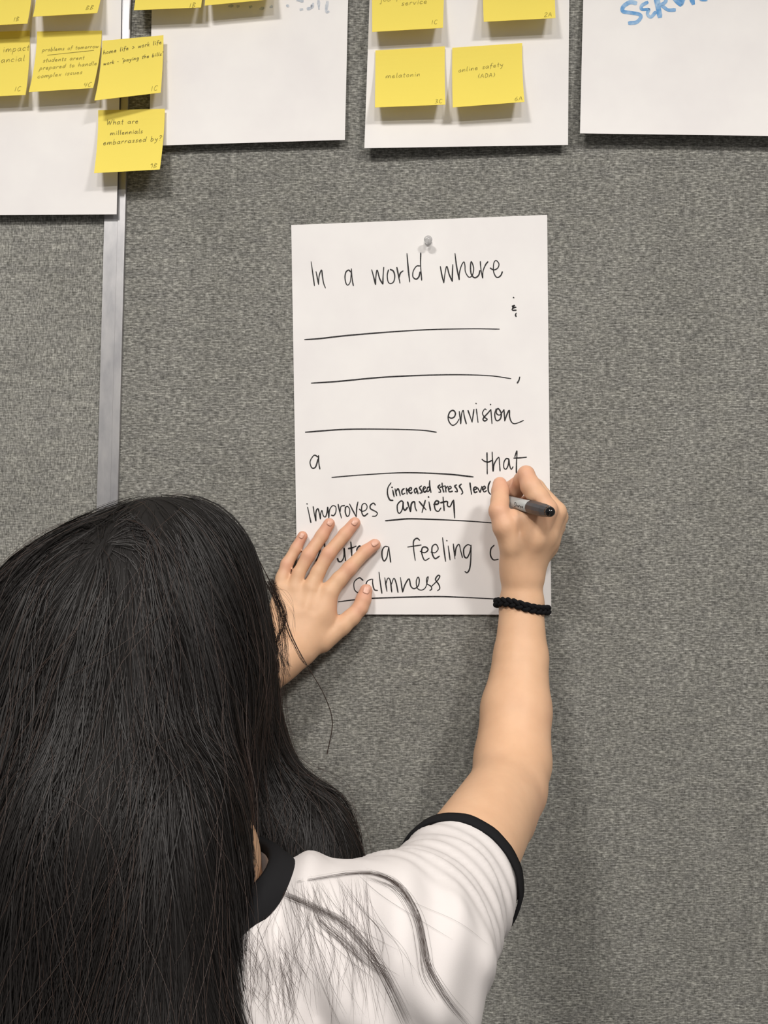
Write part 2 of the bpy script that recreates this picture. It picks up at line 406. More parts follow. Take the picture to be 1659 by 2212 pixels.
word('handwritten_word', *A_, [[(1015, 350), (1045, 460), (1070, 562)], [(1070, 562), (1075, 450), (1093, 355), (1130, 480), (1175, 555)], [(1175, 555), (1178, 450), (1187, 315)],
     [(1255, 352), (1238, 430), (1250, 520), (1285, 548), (1330, 520), (1345, 440), (1325, 370), (1280, 345)], [(1375, 315), (1400, 440), (1420, 543)], [(1405, 470), (1425, 400), (1465, 366)], [(1520, 118), (1540, 350), (1560, 525)],
     [(1704, 295), (1656, 300), (1611, 370), (1606, 450), (1651, 485), (1691, 450), (1709, 380)], [(1718, 108), (1716, 280), (1731, 500)]], 2.8)
word('handwritten_word', *B_, [[(472, 302), (495, 430), (522, 538)], [(522, 538), (540, 400), (565, 302), (600, 420), (645, 517)], [(645, 517), (645, 420), (652, 275)],
     [(682, 115), (705, 300), (742, 495)], [(742, 495), (745, 400), (775, 290), (810, 238), (825, 290), (832, 380), (880, 455), (930, 430), (950, 330), (918, 235), (905, 300), (915, 410), (965, 465), (1020, 430), (1040, 360)],
     [(1045, 232), (1055, 350), (1080, 470)], [(1080, 470), (1085, 370), (1120, 280), (1155, 235)], [(1185, 325), (1240, 352), (1295, 325), (1312, 265), (1270, 217), (1238, 260), (1235, 370), (1265, 445), (1300, 460), (1340, 430), (1362, 378)]], 2.7)
word('handwritten_symbol', *B_, [[(1523, 750)], [(1500, 875), (1535, 862), (1508, 895), (1558, 885), (1505, 910), (1510, 930), (1560, 930)], [(1560, 970), (1550, 1000), (1560, 1022)]], 2.9)
word('ruled_line', *I_, [[(105, 757), (200, 750), (350, 733), (600, 712), (850, 697), (1100, 692), (1268, 694)]], 2.7)
word('ruled_line', *H_, [[(145, 187), (300, 177), (600, 150), (950, 137), (1200, 142), (1337, 160)]], 2.7)
word('handwritten_symbol', *H_, [[(1390, 150), (1385, 170), (1375, 187)]], 3)
word('ruled_line', *H_, [[(110, 480), (350, 463), (600, 462), (800, 468), (892, 480)]], 2.8)
word('ruled_line', *H_, [[(268, 750), (450, 735), (700, 722), (950, 730), (1112, 747)]], 2.8)
word('handwritten_word', *H_, [[(185, 628), (162, 618), (138, 655), (148, 692), (170, 688), (186, 640)], [(188, 620), (190, 660), (196, 700)]], 2.8)
word('handwritten_word', *C_, [[(158, 335), (205, 360), (260, 335), (280, 270), (240, 220), (180, 250), (150, 340), (170, 430), (230, 487), (300, 450), (345, 375)], [(350, 240), (375, 460)],
     [(375, 460), (390, 290), (420, 220), (440, 330), (475, 460)], [(505, 220), (545, 330), (580, 430)], [(580, 430), (612, 200)], [(655, 195), (685, 435)], [(650, 97)],
     [(832, 210), (805, 195), (765, 270), (800, 340), (848, 380), (805, 410), (775, 380), (800, 335), (860, 270), (915, 205)], [(915, 205), (935, 455)], [(908, 114)],
     [(1010, 190), (985, 280), (1000, 380), (1040, 405), (1090, 360), (1100, 270), (1050, 190), (1015, 220), (1020, 280), (1080, 300), (1150, 205)], [(1150, 205), (1162, 410)],
     [(1162, 410), (1200, 300), (1245, 220), (1250, 330), (1280, 420), (1330, 458), (1410, 440), (1500, 400)]], 2.7)
word('handwritten_word', *C_, [[(845, 975), (848, 1160), (850, 1360)], [(755, 1095), (800, 1130), (870, 1145), (935, 1115)], [(938, 965), (945, 1120), (955, 1310)], [(955, 1310), (975, 1180), (1055, 1060), (1070, 1180), (1080, 1305)],
     [(1235, 1090), (1190, 1085), (1150, 1150), (1150, 1250), (1190, 1270), (1225, 1200), (1240, 1110)], [(1235, 1090), (1250, 1200), (1280, 1275), (1312, 1230)],
     [(1345, 1050), (1383, 945), (1375, 1150), (1372, 1340)], [(1325, 1075), (1440, 1070), (1555, 1058)]], 2.8)
word('handwritten_word', *D_, [[(158, 82), (115, 150), (110, 240), (140, 315), (185, 325)], [(180, 180), (200, 275)], [(172, 145)], [(212, 165), (235, 262)], [(228, 200), (250, 165), (268, 190), (285, 262)],
     [(340, 160), (308, 190), (315, 240), (350, 225)], [(368, 155), (380, 240)], [(378, 190), (400, 165)], [(395, 195), (430, 185), (440, 155), (415, 155), (402, 200), (430, 228), (450, 210)],
     [(500, 155), (478, 185), (490, 225), (512, 190), (505, 150), (530, 235)], [(578, 125), (550, 150), (575, 190), (585, 215), (555, 225)], [(600, 175), (632, 155), (618, 133), (598, 170), (620, 212), (648, 190)],
     [(690, 50), (690, 120), (708, 218)], [(690, 140), (660, 150), (655, 200), (680, 195), (693, 160)]], 3.0)
word('handwritten_word', *D_, [[(832, 110), (805, 140), (835, 180), (840, 210), (815, 212)], [(860, 85), (868, 150), (885, 212)], [(832, 145), (900, 125)], [(905, 125), (915, 210)], [(912, 160), (940, 128)],
     [(945, 172), (985, 155), (975, 130), (950, 150), (960, 205), (1005, 198)], [(1062, 110), (1035, 130), (1062, 165), (1070, 205), (1040, 202)], [(1127, 100), (1100, 130), (1130, 175), (1145, 220), (1125, 240)]], 3.0)
word('handwritten_word', *D_, [[(1245, 82), (1255, 160), (1268, 242)], [(1290, 185), (1335, 165), (1325, 140), (1298, 160), (1310, 215), (1345, 205)], [(1350, 150), (1385, 215)], [(1385, 215), (1410, 130)],
     [(1415, 177), (1455, 157), (1445, 130), (1420, 155), (1440, 207), (1475, 190)], [(1525, 60), (1500, 120), (1500, 200), (1530, 243)]], 3.0)
word('handwritten_word', *D_, [[(320, 340), (290, 335), (245, 390), (250, 480), (280, 500), (315, 440), (325, 345), (325, 420), (350, 460), (385, 420)], [(385, 345), (405, 415), (425, 480)], [(425, 480), (440, 370), (480, 345), (490, 420), (510, 470)],
     [(545, 340), (640, 455)], [(630, 325), (585, 490)], [(680, 345), (702, 465)], [(675, 278)], [(745, 380), (800, 375), (815, 345), (780, 332), (755, 380), (770, 455), (810, 475), (845, 430)],
     [(875, 280), (890, 465)], [(840, 358), (930, 340), (935, 395), (970, 410), (1010, 330)], [(1020, 320), (1028, 450), (1035, 568)]], 3.2)
word('ruled_line', *D_, [[(80, 605), (200, 595), (400, 578), (700, 585), (1000, 598), (1300, 615), (1515, 632), (1650, 640)]], 2.8)
word('handwritten_word', *E_, [[(120, 210), (150, 350), (180, 490)], [(110, 153)], [(220, 200), (240, 330), (270, 460)], [(270, 460), (270, 300), (305, 240), (330, 320), (348, 425)], [(348, 425), (355, 330), (378, 270), (400, 360), (440, 385), (470, 300), (480, 210)],
     [(480, 210), (490, 300), (500, 400), (510, 470)], [(500, 400), (515, 260), (570, 185), (625, 210), (625, 300), (590, 360), (545, 355)], [(668, 160), (690, 270), (728, 408)], [(700, 300), (720, 200), (785, 182)],
     [(800, 210), (795, 300), (825, 375), (865, 350), (875, 260), (840, 200), (790, 215)], [(872, 155), (930, 270), (992, 385)], [(992, 385), (1000, 230), (1022, 118)],
     [(1045, 245), (1100, 285), (1170, 255), (1185, 190), (1145, 145), (1095, 180), (1090, 300), (1130, 370), (1200, 325)], [(1335, 175), (1300, 140), (1245, 180), (1250, 240), (1340, 290), (1370, 325), (1340, 370), (1280, 375)]], 2.6)
word('handwritten_word', *E_, [[(418, 830), (430, 940), (440, 1050)], [(350, 980), (320, 1060), (270, 1180)], [(655, 1130), (680, 1185), (730, 1180), (770, 1100), (775, 945)], [(775, 945), (790, 1080), (800, 1170)],
     [(895, 835), (905, 960), (912, 1085)], [(850, 955), (920, 940), (990, 910)], [(1090, 945), (1050, 910), (1005, 960), (1010, 1030), (1050, 1080)]], 3.2)
word('handwritten_word', *E_, [[(1560, 920), (1500, 920), (1455, 1000), (1460, 1120), (1495, 1175), (1540, 1110), (1560, 1000), (1575, 925)], [(1575, 925), (1590, 1050), (1610, 1200)]], 2.6)
word('handwritten_word', *G_, [[(610, 155), (575, 130), (535, 165), (535, 260), (555, 405)], [(462, 238), (628, 213)], [(615, 290), (670, 308), (712, 275), (690, 240), (645, 245), (635, 310), (670, 400), (730, 375)],
     [(748, 300), (800, 308), (838, 260), (810, 205), (765, 235), (765, 320), (800, 380), (855, 350)], [(892, 122), (910, 270), (930, 415)], [(962, 225), (985, 398)], [(945, 160)], [(1025, 200), (1045, 382)],
     [(1045, 350), (1060, 250), (1095, 205), (1115, 280), (1138, 368)], [(1240, 220), (1200, 210), (1155, 260), (1160, 350), (1195, 370), (1230, 300), (1245, 215)], [(1245, 215), (1240, 400), (1225, 510), (1195, 555), (1168, 540)]], 2.7)
word('handwritten_word', *G_, [[(1530, 215), (1490, 260), (1485, 340), (1520, 395), (1580, 390)]], 2.7)
word('handwritten_word', *J_, [[(1185, 960), (1140, 930), (1080, 980), (1080, 1060), (1110, 1100), (1160, 1120)], [(1290, 945), (1240, 965), (1220, 1010), (1225, 1060)], [(1300, 945), (1300, 1000), (1320, 1070), (1360, 1080)],
     [(1375, 862), (1390, 980), (1410, 1115)]], 2.6)
word('handwritten_word', *G_, [[(178, 618), (205, 785)], [(190, 700), (215, 625), (245, 650), (265, 795)], [(260, 700), (290, 625), (318, 680), (342, 800)],
     [(372, 615), (398, 795)], [(398, 795), (430, 700), (478, 632), (500, 720), (540, 752), (590, 720), (605, 650), (590, 610), (568, 660), (580, 745), (630, 770), (680, 740), (705, 660), (715, 605), (695, 630), (700, 690), (745, 720), (758, 755), (735, 775)],
     [(755, 725), (830, 650), (858, 600), (835, 590), (805, 640), (845, 700), (858, 750), (830, 778)]], 2.6)
word('ruled_line', *G_, [[(-395, 915), (-200, 890), (0, 873), (300, 862), (800, 850), (1100, 858), (1400, 872), (1570, 882)]], 2.6)

# ---- push pin
pb = P(925, 523, .0012)
pin = tag(empty('push_pin', tuple(pb)), 'clear plastic push pin at the top of the handwritten sheet', 'push pin')
def lathe(name, prof, m, parent, seg=20, axis=(0, -1, 0), base=(0, 0, 0), smooth=True):
    ax = Vector(axis).normalized(); q = Vector((0, 0, 1)).rotation_difference(ax); v = []; f = []
    for r, h in prof:
        for i in range(seg):
            a = 2 * math.pi * i / seg; v.append(q @ Vector((r * math.cos(a), r * math.sin(a), h)) + Vector(base))
    k = len(prof)
    for j in range(k - 1):
        for i in range(seg):
            f.append((j * seg + i, j * seg + (i + 1) % seg, (j + 1) * seg + (i + 1) % seg, (j + 1) * seg + i))
    f.append(tuple(range(seg))[::-1]); f.append(tuple((k - 1) * seg + i for i in range(seg)))
    return mesh_py(name, v, f, m, parent, smooth)
lathe('pin_head', [(.0018, .001), (.0038, .0012), (.0040, .0020), (.0024, .0032), (.0021, .0060), (.0026, .0082), (.0040, .0096), (.0045, .0112), (.0036, .0122), (.001, .0125)], m_clear, pin, axis=(-.06, -1, -.10))
lathe('needle', [(.0005, -.006), (.0005, .006)], m_steel, pin, 8)

# ---- yellow sticky notes
NG = 'yellow sticky notes on the white sheets'
def note(c, d0, d1, label, lines, code, pw=1.7, mk=m_pencil, codepos=(.80, .93)):
    f = sheet_fn(c, d0, d1, pw); o = sheet('sticky_note', f, m_note, 8, 12)
    tag(o, label, 'sticky note', NG)
    W_px = abs(c[1][0] - c[0][0])
    def to(p): return f(p[:, 0] / W_px, p[:, 1] / W_px, .0002)
    r = Ribbons(); got = False
    for (txt, x, y, sz, sl) in lines:
        if txt.startswith('_'):
            r.stroke([(x, y), ((x + sz) , y + sl)], 1.4, to, 3); got = True; continue
        write(r, txt, x, y, sz, to, 1.15, sl); got = True
    if got: r.build('pencil_writing', mk, o)
    if code:
        r = Ribbons(); write(r, code, codepos[0] * W_px, codepos[1] * W_px, 7.5, to, 1.0, -.03); r.build('pencil_code', m_pencil, o)
    return o
b1 = .0065
note([(-80, -82), (72, -86), (59, 51), (-72, 57)], b1, .026, 'yellow note cut off by the top left corner of the photo', [], '1B', codepos=(.76, .95))
note([(84, -96), (230, -100), (210, 28), (71, 36)], b1, .028, 'yellow note at the top edge above the underlined problems note', [], 'BB')
note([(-88, 72), (64, 66), (55, 205), (-97, 212)], b1 + .001, .024, 'yellow note cut by the left edge, ending in the word impact', [('impact', 94, 46, 8.6, -.05), ('ancial', 91, 70, 8.6, -.05)], '1C', codepos=(.83, .93))
note([(80, 68), (220, 66), (201, 190), (62, 199)], b1 + .001, .028, 'yellow note with an underlined heading about problems of tomorrow', [('problems of tomorrow', 14, 43, 5.3, -.04), ('_', 26, 52, 100, -8), ('students arent', 18, 68, 6.0, -.04), ('prepared to handle', 13, 86, 6.2, -.05), ('complex issues', 12, 106, 6.4, -.06)], '4C', codepos=(.84, .97))
note([(221, 88), (353, 76), (347, 200), (204, 217)], .014, (.034, .025), 'yellow note about home life and work life bridging the metal post', [('home life > work life', 3, 28, 5.6, -.08), ('. work - "paying the bills"', -3, 52, 5.0, -.06)], '1C', mk=m_pencil2, codepos=(.84, .95))
note([(212, 238), (356, 235), (345, 366), (203, 374)], .0125, .030, 'lowest yellow note asking what millennials are embarrassed by', [('What are', 18, 32, 7.2, -.02), ('millennials', 27, 56, 6.6, -.04), ('embarrassed by?', 13, 78, 7.3, -.05)], '9B', mk=m_pencil2, codepos=(.84, .97))
note([(302, -128), (446, -133), (434, 16), (289, 22)], .0045, .024, 'yellow note at the top edge just right of the metal post', [], '1B', codepos=(.82, 1.0))
note([(448, -132), (594, -142), (590, -2), (442, 12)], .0045, .024, 'yellow note at the top edge overlapping the smudged marker words', [], None)
note([(803, -68), (962, -78), (957, 60), (804, 69)], .0070, .026, 'yellow note at the top left of the middle sheet ending in the word service', [('job finder', 18, 80, 8.2, -.03), ('service', 65, 93, 8.2, -.03)], '1C', codepos=(.83, .93))
note([(1043, -90), (1200, -98), (1200, 39), (1045, 47)], .0070, .026, 'yellow note at the top right of the middle sheet marked 2A', [('finance', 48, 97, 8.6, 0)], '2A', mk=m_pencil, codepos=(.84, .97))
note([(811, 109), (961, 100), (962, 226), (810, 232)], .0098, .031, 'yellow note reading melatonin on the middle sheet', [('melatonin', 22, 70, 7.6, -.01)], '3C', codepos=(.85, .97))
note([(977, 103), (1128, 93), (1133, 220), (978, 232)], .0092, .031, 'yellow note reading online safety on the middle sheet', [('online safety', 13, 59, 7.2, -.08), ('(ADA)', 55, 77, 6.8, 0)], '6A', codepos=(.86, .97))

# ================================================================= IMPLICIT SURFACES
def prim(a, b, ra, rb, flat=None, fl=1.0):
    a = np.asarray(a, float); b = np.asarray(b, float)
    nrm = None
    if flat is not None: nrm = np.asarray(flat, float); nrm = nrm / np.linalg.norm(nrm)
    return (a, b, ra, rb, nrm, fl)
def chain(pts, flat=None, fl=1.0):
    """pts: list of (px, py, d, r)"""
    q = [(P(x, y, d), r) for x, y, d, r in pts]
    return [prim(q[i][0], q[i + 1][0], q[i][1], q[i + 1][1], flat, fl) for i in range(len(q) - 1)]
def pd(p, pr):
    a, b, ra, rb, nrm, fl = pr
    ab = b - a; L2 = float(ab @ ab)
    pa = p - a
    t = np.clip((pa @ ab) / L2, 0, 1) if L2 > 1e-12 else np.zeros(p.shape[:-1])
    q = pa - t[..., None] * ab; r = ra + (rb - ra) * t
    if nrm is not None:
        c = q @ nrm; l2 = np.maximum((q * q).sum(-1) - c * c, 0); ln = np.sqrt(l2 + (c / fl) ** 2)
        return (ln - r) * (fl if fl < 1 else 1.0)
    return np.sqrt((q * q).sum(-1)) - r
def smin(a, b, k):
    if k <= 0: return np.minimum(a, b)
    h = np.maximum(k - np.abs(a - b), 0) / k
    return np.minimum(a, b) - h * h * k * .25
# groups: list of dict(prims, kin, kout, sub)
def field(p, groups, post=None):
    D = np.full(p.shape[:-1], 1.0)
    for g in groups:
        G = None
        for pr in g['prims']:
            d = pd(p, pr); G = d if G is None else smin(G, d, g['kin'])
        if g.get('sub'): D = -smin(-D, G, g['kout'])
        else: D = smin(D, G, g['kout'])
    return post(p, D) if post else D
def polygonize(groups, h, post=None, margin=.006, zmin=-9.0, B=8):
    prs = [pr for g in groups if not g.get('sub') for pr in g['prims']]
    pts = np.concatenate([[pr[0] - pr[2] - margin, pr[0] + pr[2] + margin, pr[1] - pr[3] - margin, pr[1] + pr[3] + margin] for pr in prs])
    S = h * B; lo = np.floor(pts.min(0) / S).astype(int) - 1; hi = np.ceil(pts.max(0) / S).astype(int) + 1
    gx, gy, gz = np.meshgrid(*[np.arange(lo[i], hi[i]) for i in range(3)], indexing='ij')
    blk = np.stack([gx, gy, gz], -1).reshape(-1, 3); cen = (blk + .5) * S; hd = S * .87
    dmin = np.full(len(cen), 9.0); smin_r = np.full(len(cen), 9.0)
    for pr in prs: dmin = np.minimum(dmin, pd(cen, pr) )
    keep = (dmin < hd + margin) & (dmin > -hd - margin * 2 - .07)
    blk = blk[keep]; cen = cen[keep]
    g = np.arange(B + 1); off = np.stack(np.meshgrid(g, g, g, indexing='ij'), -1).reshape(-1, 3)
    D = np.full((len(blk), len(off)), 1.0, np.float32)
    KM = 1.6 * max(max(g['kin'], g['kout']) for g in groups)
    for gr in groups:
        G = np.full(D.shape, 1.0, np.float32); any_ = np.zeros(len(blk), bool)
        for pr in gr['prims']:
            mk = pd(cen, pr) < (hd + .012 + (KM if KM > .045 else max(gr['kin'], gr['kout'])))
            if not mk.any(): continue
            idx = np.nonzero(mk)[0]; any_[idx] = True
            p = (blk[idx][:, None, :] * B + off[None]) * h
            G[idx] = smin(G[idx], pd(p, pr), gr['kin'])
        idx = np.nonzero(any_)[0]
        if gr.get('sub'): D[idx] = -smin(-D[idx], G[idx], gr['kout'])
        else: D[idx] = smin(D[idx], G[idx], gr['kout'])
    if post is not None:
        for s in range(0, len(blk), 2000):
            p = (blk[s:s + 2000][:, None, :] * B + off[None]) * h; D[s:s + 2000] = post(p, D[s:s + 2000])
    D = D.reshape(len(blk), B + 1, B + 1, B + 1)
    ins = D < 0
    # cells with sign change
    c = [ins[:, i:i + B, j:j + B, k:k + B] for i in (0, 1) for j in (0, 1) for k in (0, 1)]
    sm = sum(x.astype(np.int8) for x in c); act = (sm > 0) & (sm < 8)
    bi, ci, cj, ck = np.nonzero(act)
    V = np.zeros((len(bi), 3)); cnt = np.zeros(len(bi))
    cor = [(i, j, k) for i in (0, 1) for j in (0, 1) for k in (0, 1)]
    val = {cr: D[bi, ci + cr[0], cj + cr[1], ck + cr[2]].astype(float) for cr in cor}
    for a in cor:
        for ax in range(3):
            if a[ax] == 1: continue
            b = list(a); b[ax] = 1; b = tuple(b)
            va, vb = val[a], val[b]; x = (va < 0) != (vb < 0)
            t = np.where(x, va / np.where(x, va - vb, 1), 0)
            q = np.zeros((len(bi), 3)); q[:] = a; q[:, ax] = t
            V += q * x[:, None]; cnt += x
    V /= cnt[:, None]
    gc = blk[bi] * B + np.stack([ci, cj, ck], 1)
    V = (V + gc) * h
    o = gc.min(0) - 2; dim = gc.max(0) - o + 3
    key = lambda q: ((q[:, 0] - o[0]) * dim[1] + (q[:, 1] - o[1])) * dim[2] + (q[:, 2] - o[2])
    kk = key(gc); order = np.argsort(kk); ks = kk[order]
    faces = []
    for ax in range(3):
        sl0 = ins[:, :B, :B, :B]; sl1 = [ins[:, 1:, :B, :B], ins[:, :B, 1:, :B], ins[:, :B, :B, 1:]][ax]
        b_, i_, j_, k_ = np.nonzero(sl0 != sl1)
        base = blk[b_] * B + np.stack([i_, j_, k_], 1); flip = sl0[b_, i_, j_, k_]
        u, v = [(1, 2), (2, 0), (0, 1)][ax]
        q = []
        for du, dv in ((-1, -1), (0, -1), (0, 0), (-1, 0)):
            z = base.copy(); z[:, u] += du; z[:, v] += dv; q.append(key(z))
        q = np.stack(q, 1); pos = np.searchsorted(ks, q); pos = np.clip(pos, 0, len(ks) - 1)
        ok = (ks[pos] == q).all(1); fc = order[pos]
        fc = np.where(flip[:, None], fc, fc[:, ::-1]); faces.append(fc[ok])
    return V, np.concatenate(faces)

Ynorm = (0, 1, 0)
def LH(x, y, d, r): return (570 + x / 5.53, 1080 + y / 5.53, d, r)
def RH(x, y, d, r): return (1000 + x / 6.32, 990 + y / 6.32, d, r)
left_fingers = [
 [LH(462, 430, .0085, .0055), LH(385, 580, .0105, .0060), LH(275, 765, .0155, .0064), LH(222, 930, .0185, .0070), LH(210, 1040, .0210, .0088)],
 [LH(780, 285, .0090, .0064), LH(692, 430, .0110, .0068), LH(532, 660, .0175, .0071), LH(418, 880, .0200, .0070), LH(370, 1050, .0225, .0090)],
 [LH(1085, 275, .0090, .0064), LH(968, 410, .0115, .0068), LH(775, 640, .0185, .0073), LH(650, 860, .0210, .0074), LH(565, 1050, .0240, .0095)],
 [LH(1325, 535, .0090, .0065), LH(1208, 620, .0115, .0070), LH(1025, 815, .0180, .0077), LH(900, 950, .0205, .0082), LH(780, 1100, .0235, .0102)],
 [LH(1222, 1080, .0100, .0070), LH(1190, 1190, .0125, .0080), LH(1150, 1290, .0150, .0082), LH(1050, 1400, .0180, .0090), LH(930, 1500, .0215, .0102), LH(690, 1680, .0270, .0130)],
]
left_palm = (chain([LH(210, 1060, .021, .0088), LH(215, 1300, .024, .0120), LH(215, 1740, .036, .0160)]) + chain([LH(370, 1070, .0225, .0092), LH(360, 1300, .026, .0120), LH(260, 1780, .038, .0165)])
             + chain([LH(560, 1070, .024, .0096), LH(520, 1300, .0265, .0125), LH(320, 1780, .038, .0165)]) + chain([LH(775, 1100, .0235, .0105), LH(690, 1330, .0255, .0125), LH(420, 1780, .037, .0165)])
             + chain([LH(640, 1660, .028, .0135), LH(470, 1790, .034, .0150)]) + chain([LH(735, 1200, .022, .0100), LH(740, 1450, .0225, .0110), LH(640, 1620, .026, .012)])
             + chain([LH(300, 1770, .040, .0190), LH(180, 1890, .044, .0200)]))
WL = P(613, 1408, .044); EL = np.array([-.262, -.125, 1.5 - .285]); SL = np.array([-.305, -.38, 1.5 - .262])
SR = P(890, 2055, .385); ER = P(1098, 1702, .140)
left_arm = [prim(P(604, 1425, .044), WL * .5 + EL * .5, .0215, .031), prim(WL * .5 + EL * .5, EL, .031, .036), prim(EL, SL, .036, .046)]
right_fingers = [
 [RH(503, 350, .040, .0074), RH(510, 450, .046, .0086), RH(505, 590, .055, .0088), RH(487, 720, .062, .0094), RH(570, 930, .064, .0118), RH(700, 1180, .058, .0150)],      # thumb
 [RH(690, 540, .016, .0068), RH(722, 450, .032, .0076), RH(800, 300, .048, .0078), RH(862, 215, .060, .0080), RH(925, 380, .066, .0098), RH(1030, 540, .071, .0105), RH(1130, 700, .074, .0115)],   # index
 [RH(620, 400, .014, .0066), RH(740, 350, .022, .0072), RH(900, 300, .034, .0076), RH(1000, 400, .042, .0082), RH(1270, 730, .060, .0105)],   # middle
 [RH(800, 620, .0095, .0064), RH(940, 560, .014, .0070), RH(1120, 560, .026, .0080), RH(1300, 800, .048, .0100)],     # ring
 [RH(900, 780, .0085, .0058), RH(1040, 740, .011, .0064), RH(1190, 760, .020, .0072), RH(1270, 930, .036, .0095)],    # little
]
right_palm = (chain([RH(1130, 700, .074, .0115), RH(960, 1080, .066, .0140), RH(800, 1480, .052, .0165)]) + chain([RH(1270, 730, .060, .0105), RH(1110, 1050, .058, .0130), RH(850, 1480, .050, .0165)])
              + chain([RH(1300, 800, .048, .010), RH(1150, 1120, .048, .0120), RH(870, 1480, .046, .0150)]) + chain([RH(1270, 930, .036, .0095), RH(1130, 1200, .038, .0115), RH(895, 1480, .040, .0145)])
              + chain([RH(700, 1180, .058, .0150), RH(745, 1480, .048, .0165)]) + chain([RH(900, 900, .050, .0150), RH(900, 1200, .046, .016)]) + chain([RH(610, 860, .058, .0125), RH(850, 850, .060, .0125), RH(1080, 770, .066, .0115)]))
right_arm = (chain([RH(812, 1480, .048, .0165), RH(812, 1620, .047, .0200), (1127, 1306, .048, .0218), (1125, 1420, .062, .0268), (1115, 1532, .082, .0340), (1107, 1644, .112, .0358), (1098, 1702, .140, .0345)])
             + chain([RH(745, 1450, .048, .0150), RH(790, 1600, .046, .0180)]) + chain([RH(890, 1450, .046, .0145), RH(840, 1600, .046, .0180)])
             + [prim(ER, SR, .0340, .0395)] + [prim(P(1092, 1712, .145), P(1066, 1765, .178), .0315, .035)])
HC = P(287, 1400, .285)                # head centre
NK = P(389, 1974, .368); CH = np.array([NK[0], -.37, NK[2] - .12])
head = [prim(HC + (0, .01, .01), HC + (0, -.012, .0), .079, .079, (1, 0, 0), .93), prim(HC + (0, .03, -.06), HC + (0, .055, -.09), .052, .030)]
face = [prim(HC + (0, .088, -.005), HC + (0, .108, -.035), .007, .011), prim(HC + (-.03, .075, .012), HC + (.03, .075, .012), .012, .012), prim(HC + (0, .082, -.060), HC + (0, .080, -.062), .014, .012),
        prim(HC + (-.078, .0, -.015), HC + (-.080, -.008, -.035), .012, .008), prim(HC + (.078, .0, -.015), HC + (.080, -.008, -.035), .012, .008)]
neck = [prim(HC + (0, -.01, -.06), NK + (0, .0, .03), .050, .049), prim(NK + (0, 0, .03), NK + (0, 0, -.03), .049, .049)]
torso = [prim(SL + (.02, 0, -.0), NK + (0, 0, -.035), .046, .046), prim(SR + (-.02, 0, -.0), NK + (0, 0, -.035), .042, .046),
         prim(CH, CH + (0, -.01, -.38), .115, .108, Ynorm, .68)]
groups = [dict(prims=torso, kin=.03, kout=0), dict(prims=neck, kin=.004, kout=.012), dict(prims=head, kin=.03, kout=.02), dict(prims=face, kin=.004, kout=.012),
          dict(prims=left_arm, kin=.02, kout=.02), dict(prims=right_arm, kin=.006, kout=.02), dict(prims=left_palm, kin=.007, kout=.015), dict(prims=right_palm, kin=.006, kout=.010)]
for ch in left_fingers: groups.append(dict(prims=chain(ch), kin=.003, kout=.0022))
for i, ch in enumerate(right_fingers): groups.append(dict(prims=chain(ch), kin=.004, kout=(.003, .003, .002, .002, .002)[i]))
# shallow hollows: between the knuckles of the flat hand, web of the thumb
groups.append(dict(prims=chain([LH(300, 1000, .037, .004), LH(320, 1200, .040, .0035)]), kin=.002, kout=.006, sub=True))
groups.append(dict(prims=chain([LH(475, 1060, .040, .0045), LH(420, 1250, .043, .0035)]), kin=.002, kout=.006, sub=True))
groups.append(dict(prims=chain([LH(670, 1060, .040, .0045), LH(590, 1300, .044, .0035)]), kin=.002, kout=.006, sub=True))

groups.append(dict(prims=[prim(P(1068, 1076, .003), P(1194, 1107, .120), .0064, .0072)], kin=.001, kout=.0015, sub=True))   # the fingers close round the pen
groups.append(dict(prims=chain([LH(400, 760, .010, .0035), LH(330, 915, .016, .0022)]), kin=.002, kout=.002, sub=True))
groups.append(dict(prims=chain([LH(640, 720, .012, .0032), LH(520, 900, .018, .0026), LH(478, 965, .020, .0018)]), kin=.002, kout=.002, sub=True))
person = tag(empty('person', (float(CH[0]), float(CH[1]), 0)), 'person with long black hair and white t-shirt, seen from behind, writing on the board', 'person')
def rel(o):
    o.parent = person; o.matrix_parent_inverse = Matrix.Translation(-person.location); return o
V, Fc = polygonize(groups, .0019)
body = rel(mesh_np('body', V, Fc, m_skin))
# rosy fingertips, knuckles and elbow: natural skin colour
rosy = np.zeros(len(V))
spots = [(*ch[0][:3], .012, .75) for ch in left_fingers] + [(*ch[2][:3], .007, .55) for ch in left_fingers] + [(*ch[1][:3], .007, .3) for ch in left_fingers]
spots += [(*right_fingers[0][0][:3], .014, .5), (*right_fingers[0][3][:3], .014, .35), (*right_fingers[1][3][:3], .014, .45), (*right_fingers[1][6][:3], .012, .3), (*right_fingers[2][1][:3], .014, .55), (1150, 1790, .17, .022, .35), (1165, 1560, .09, .02, .15), LH(860, 1250, .02, 0)[:3] + (.008, .35)]
for x, y, d, s, a in spots:
    c = P(x, y, d); c[1] -= .005
    rosy = np.maximum(rosy, a * np.exp(-((V - c) ** 2).sum(1) / (2 * s * s)))
at = body.data.attributes.new('rosy', 'FLOAT', 'POINT')
if len(body.data.vertices) == len(rosy): at.data.foreach_set('value', rosy.astype(np.float32))

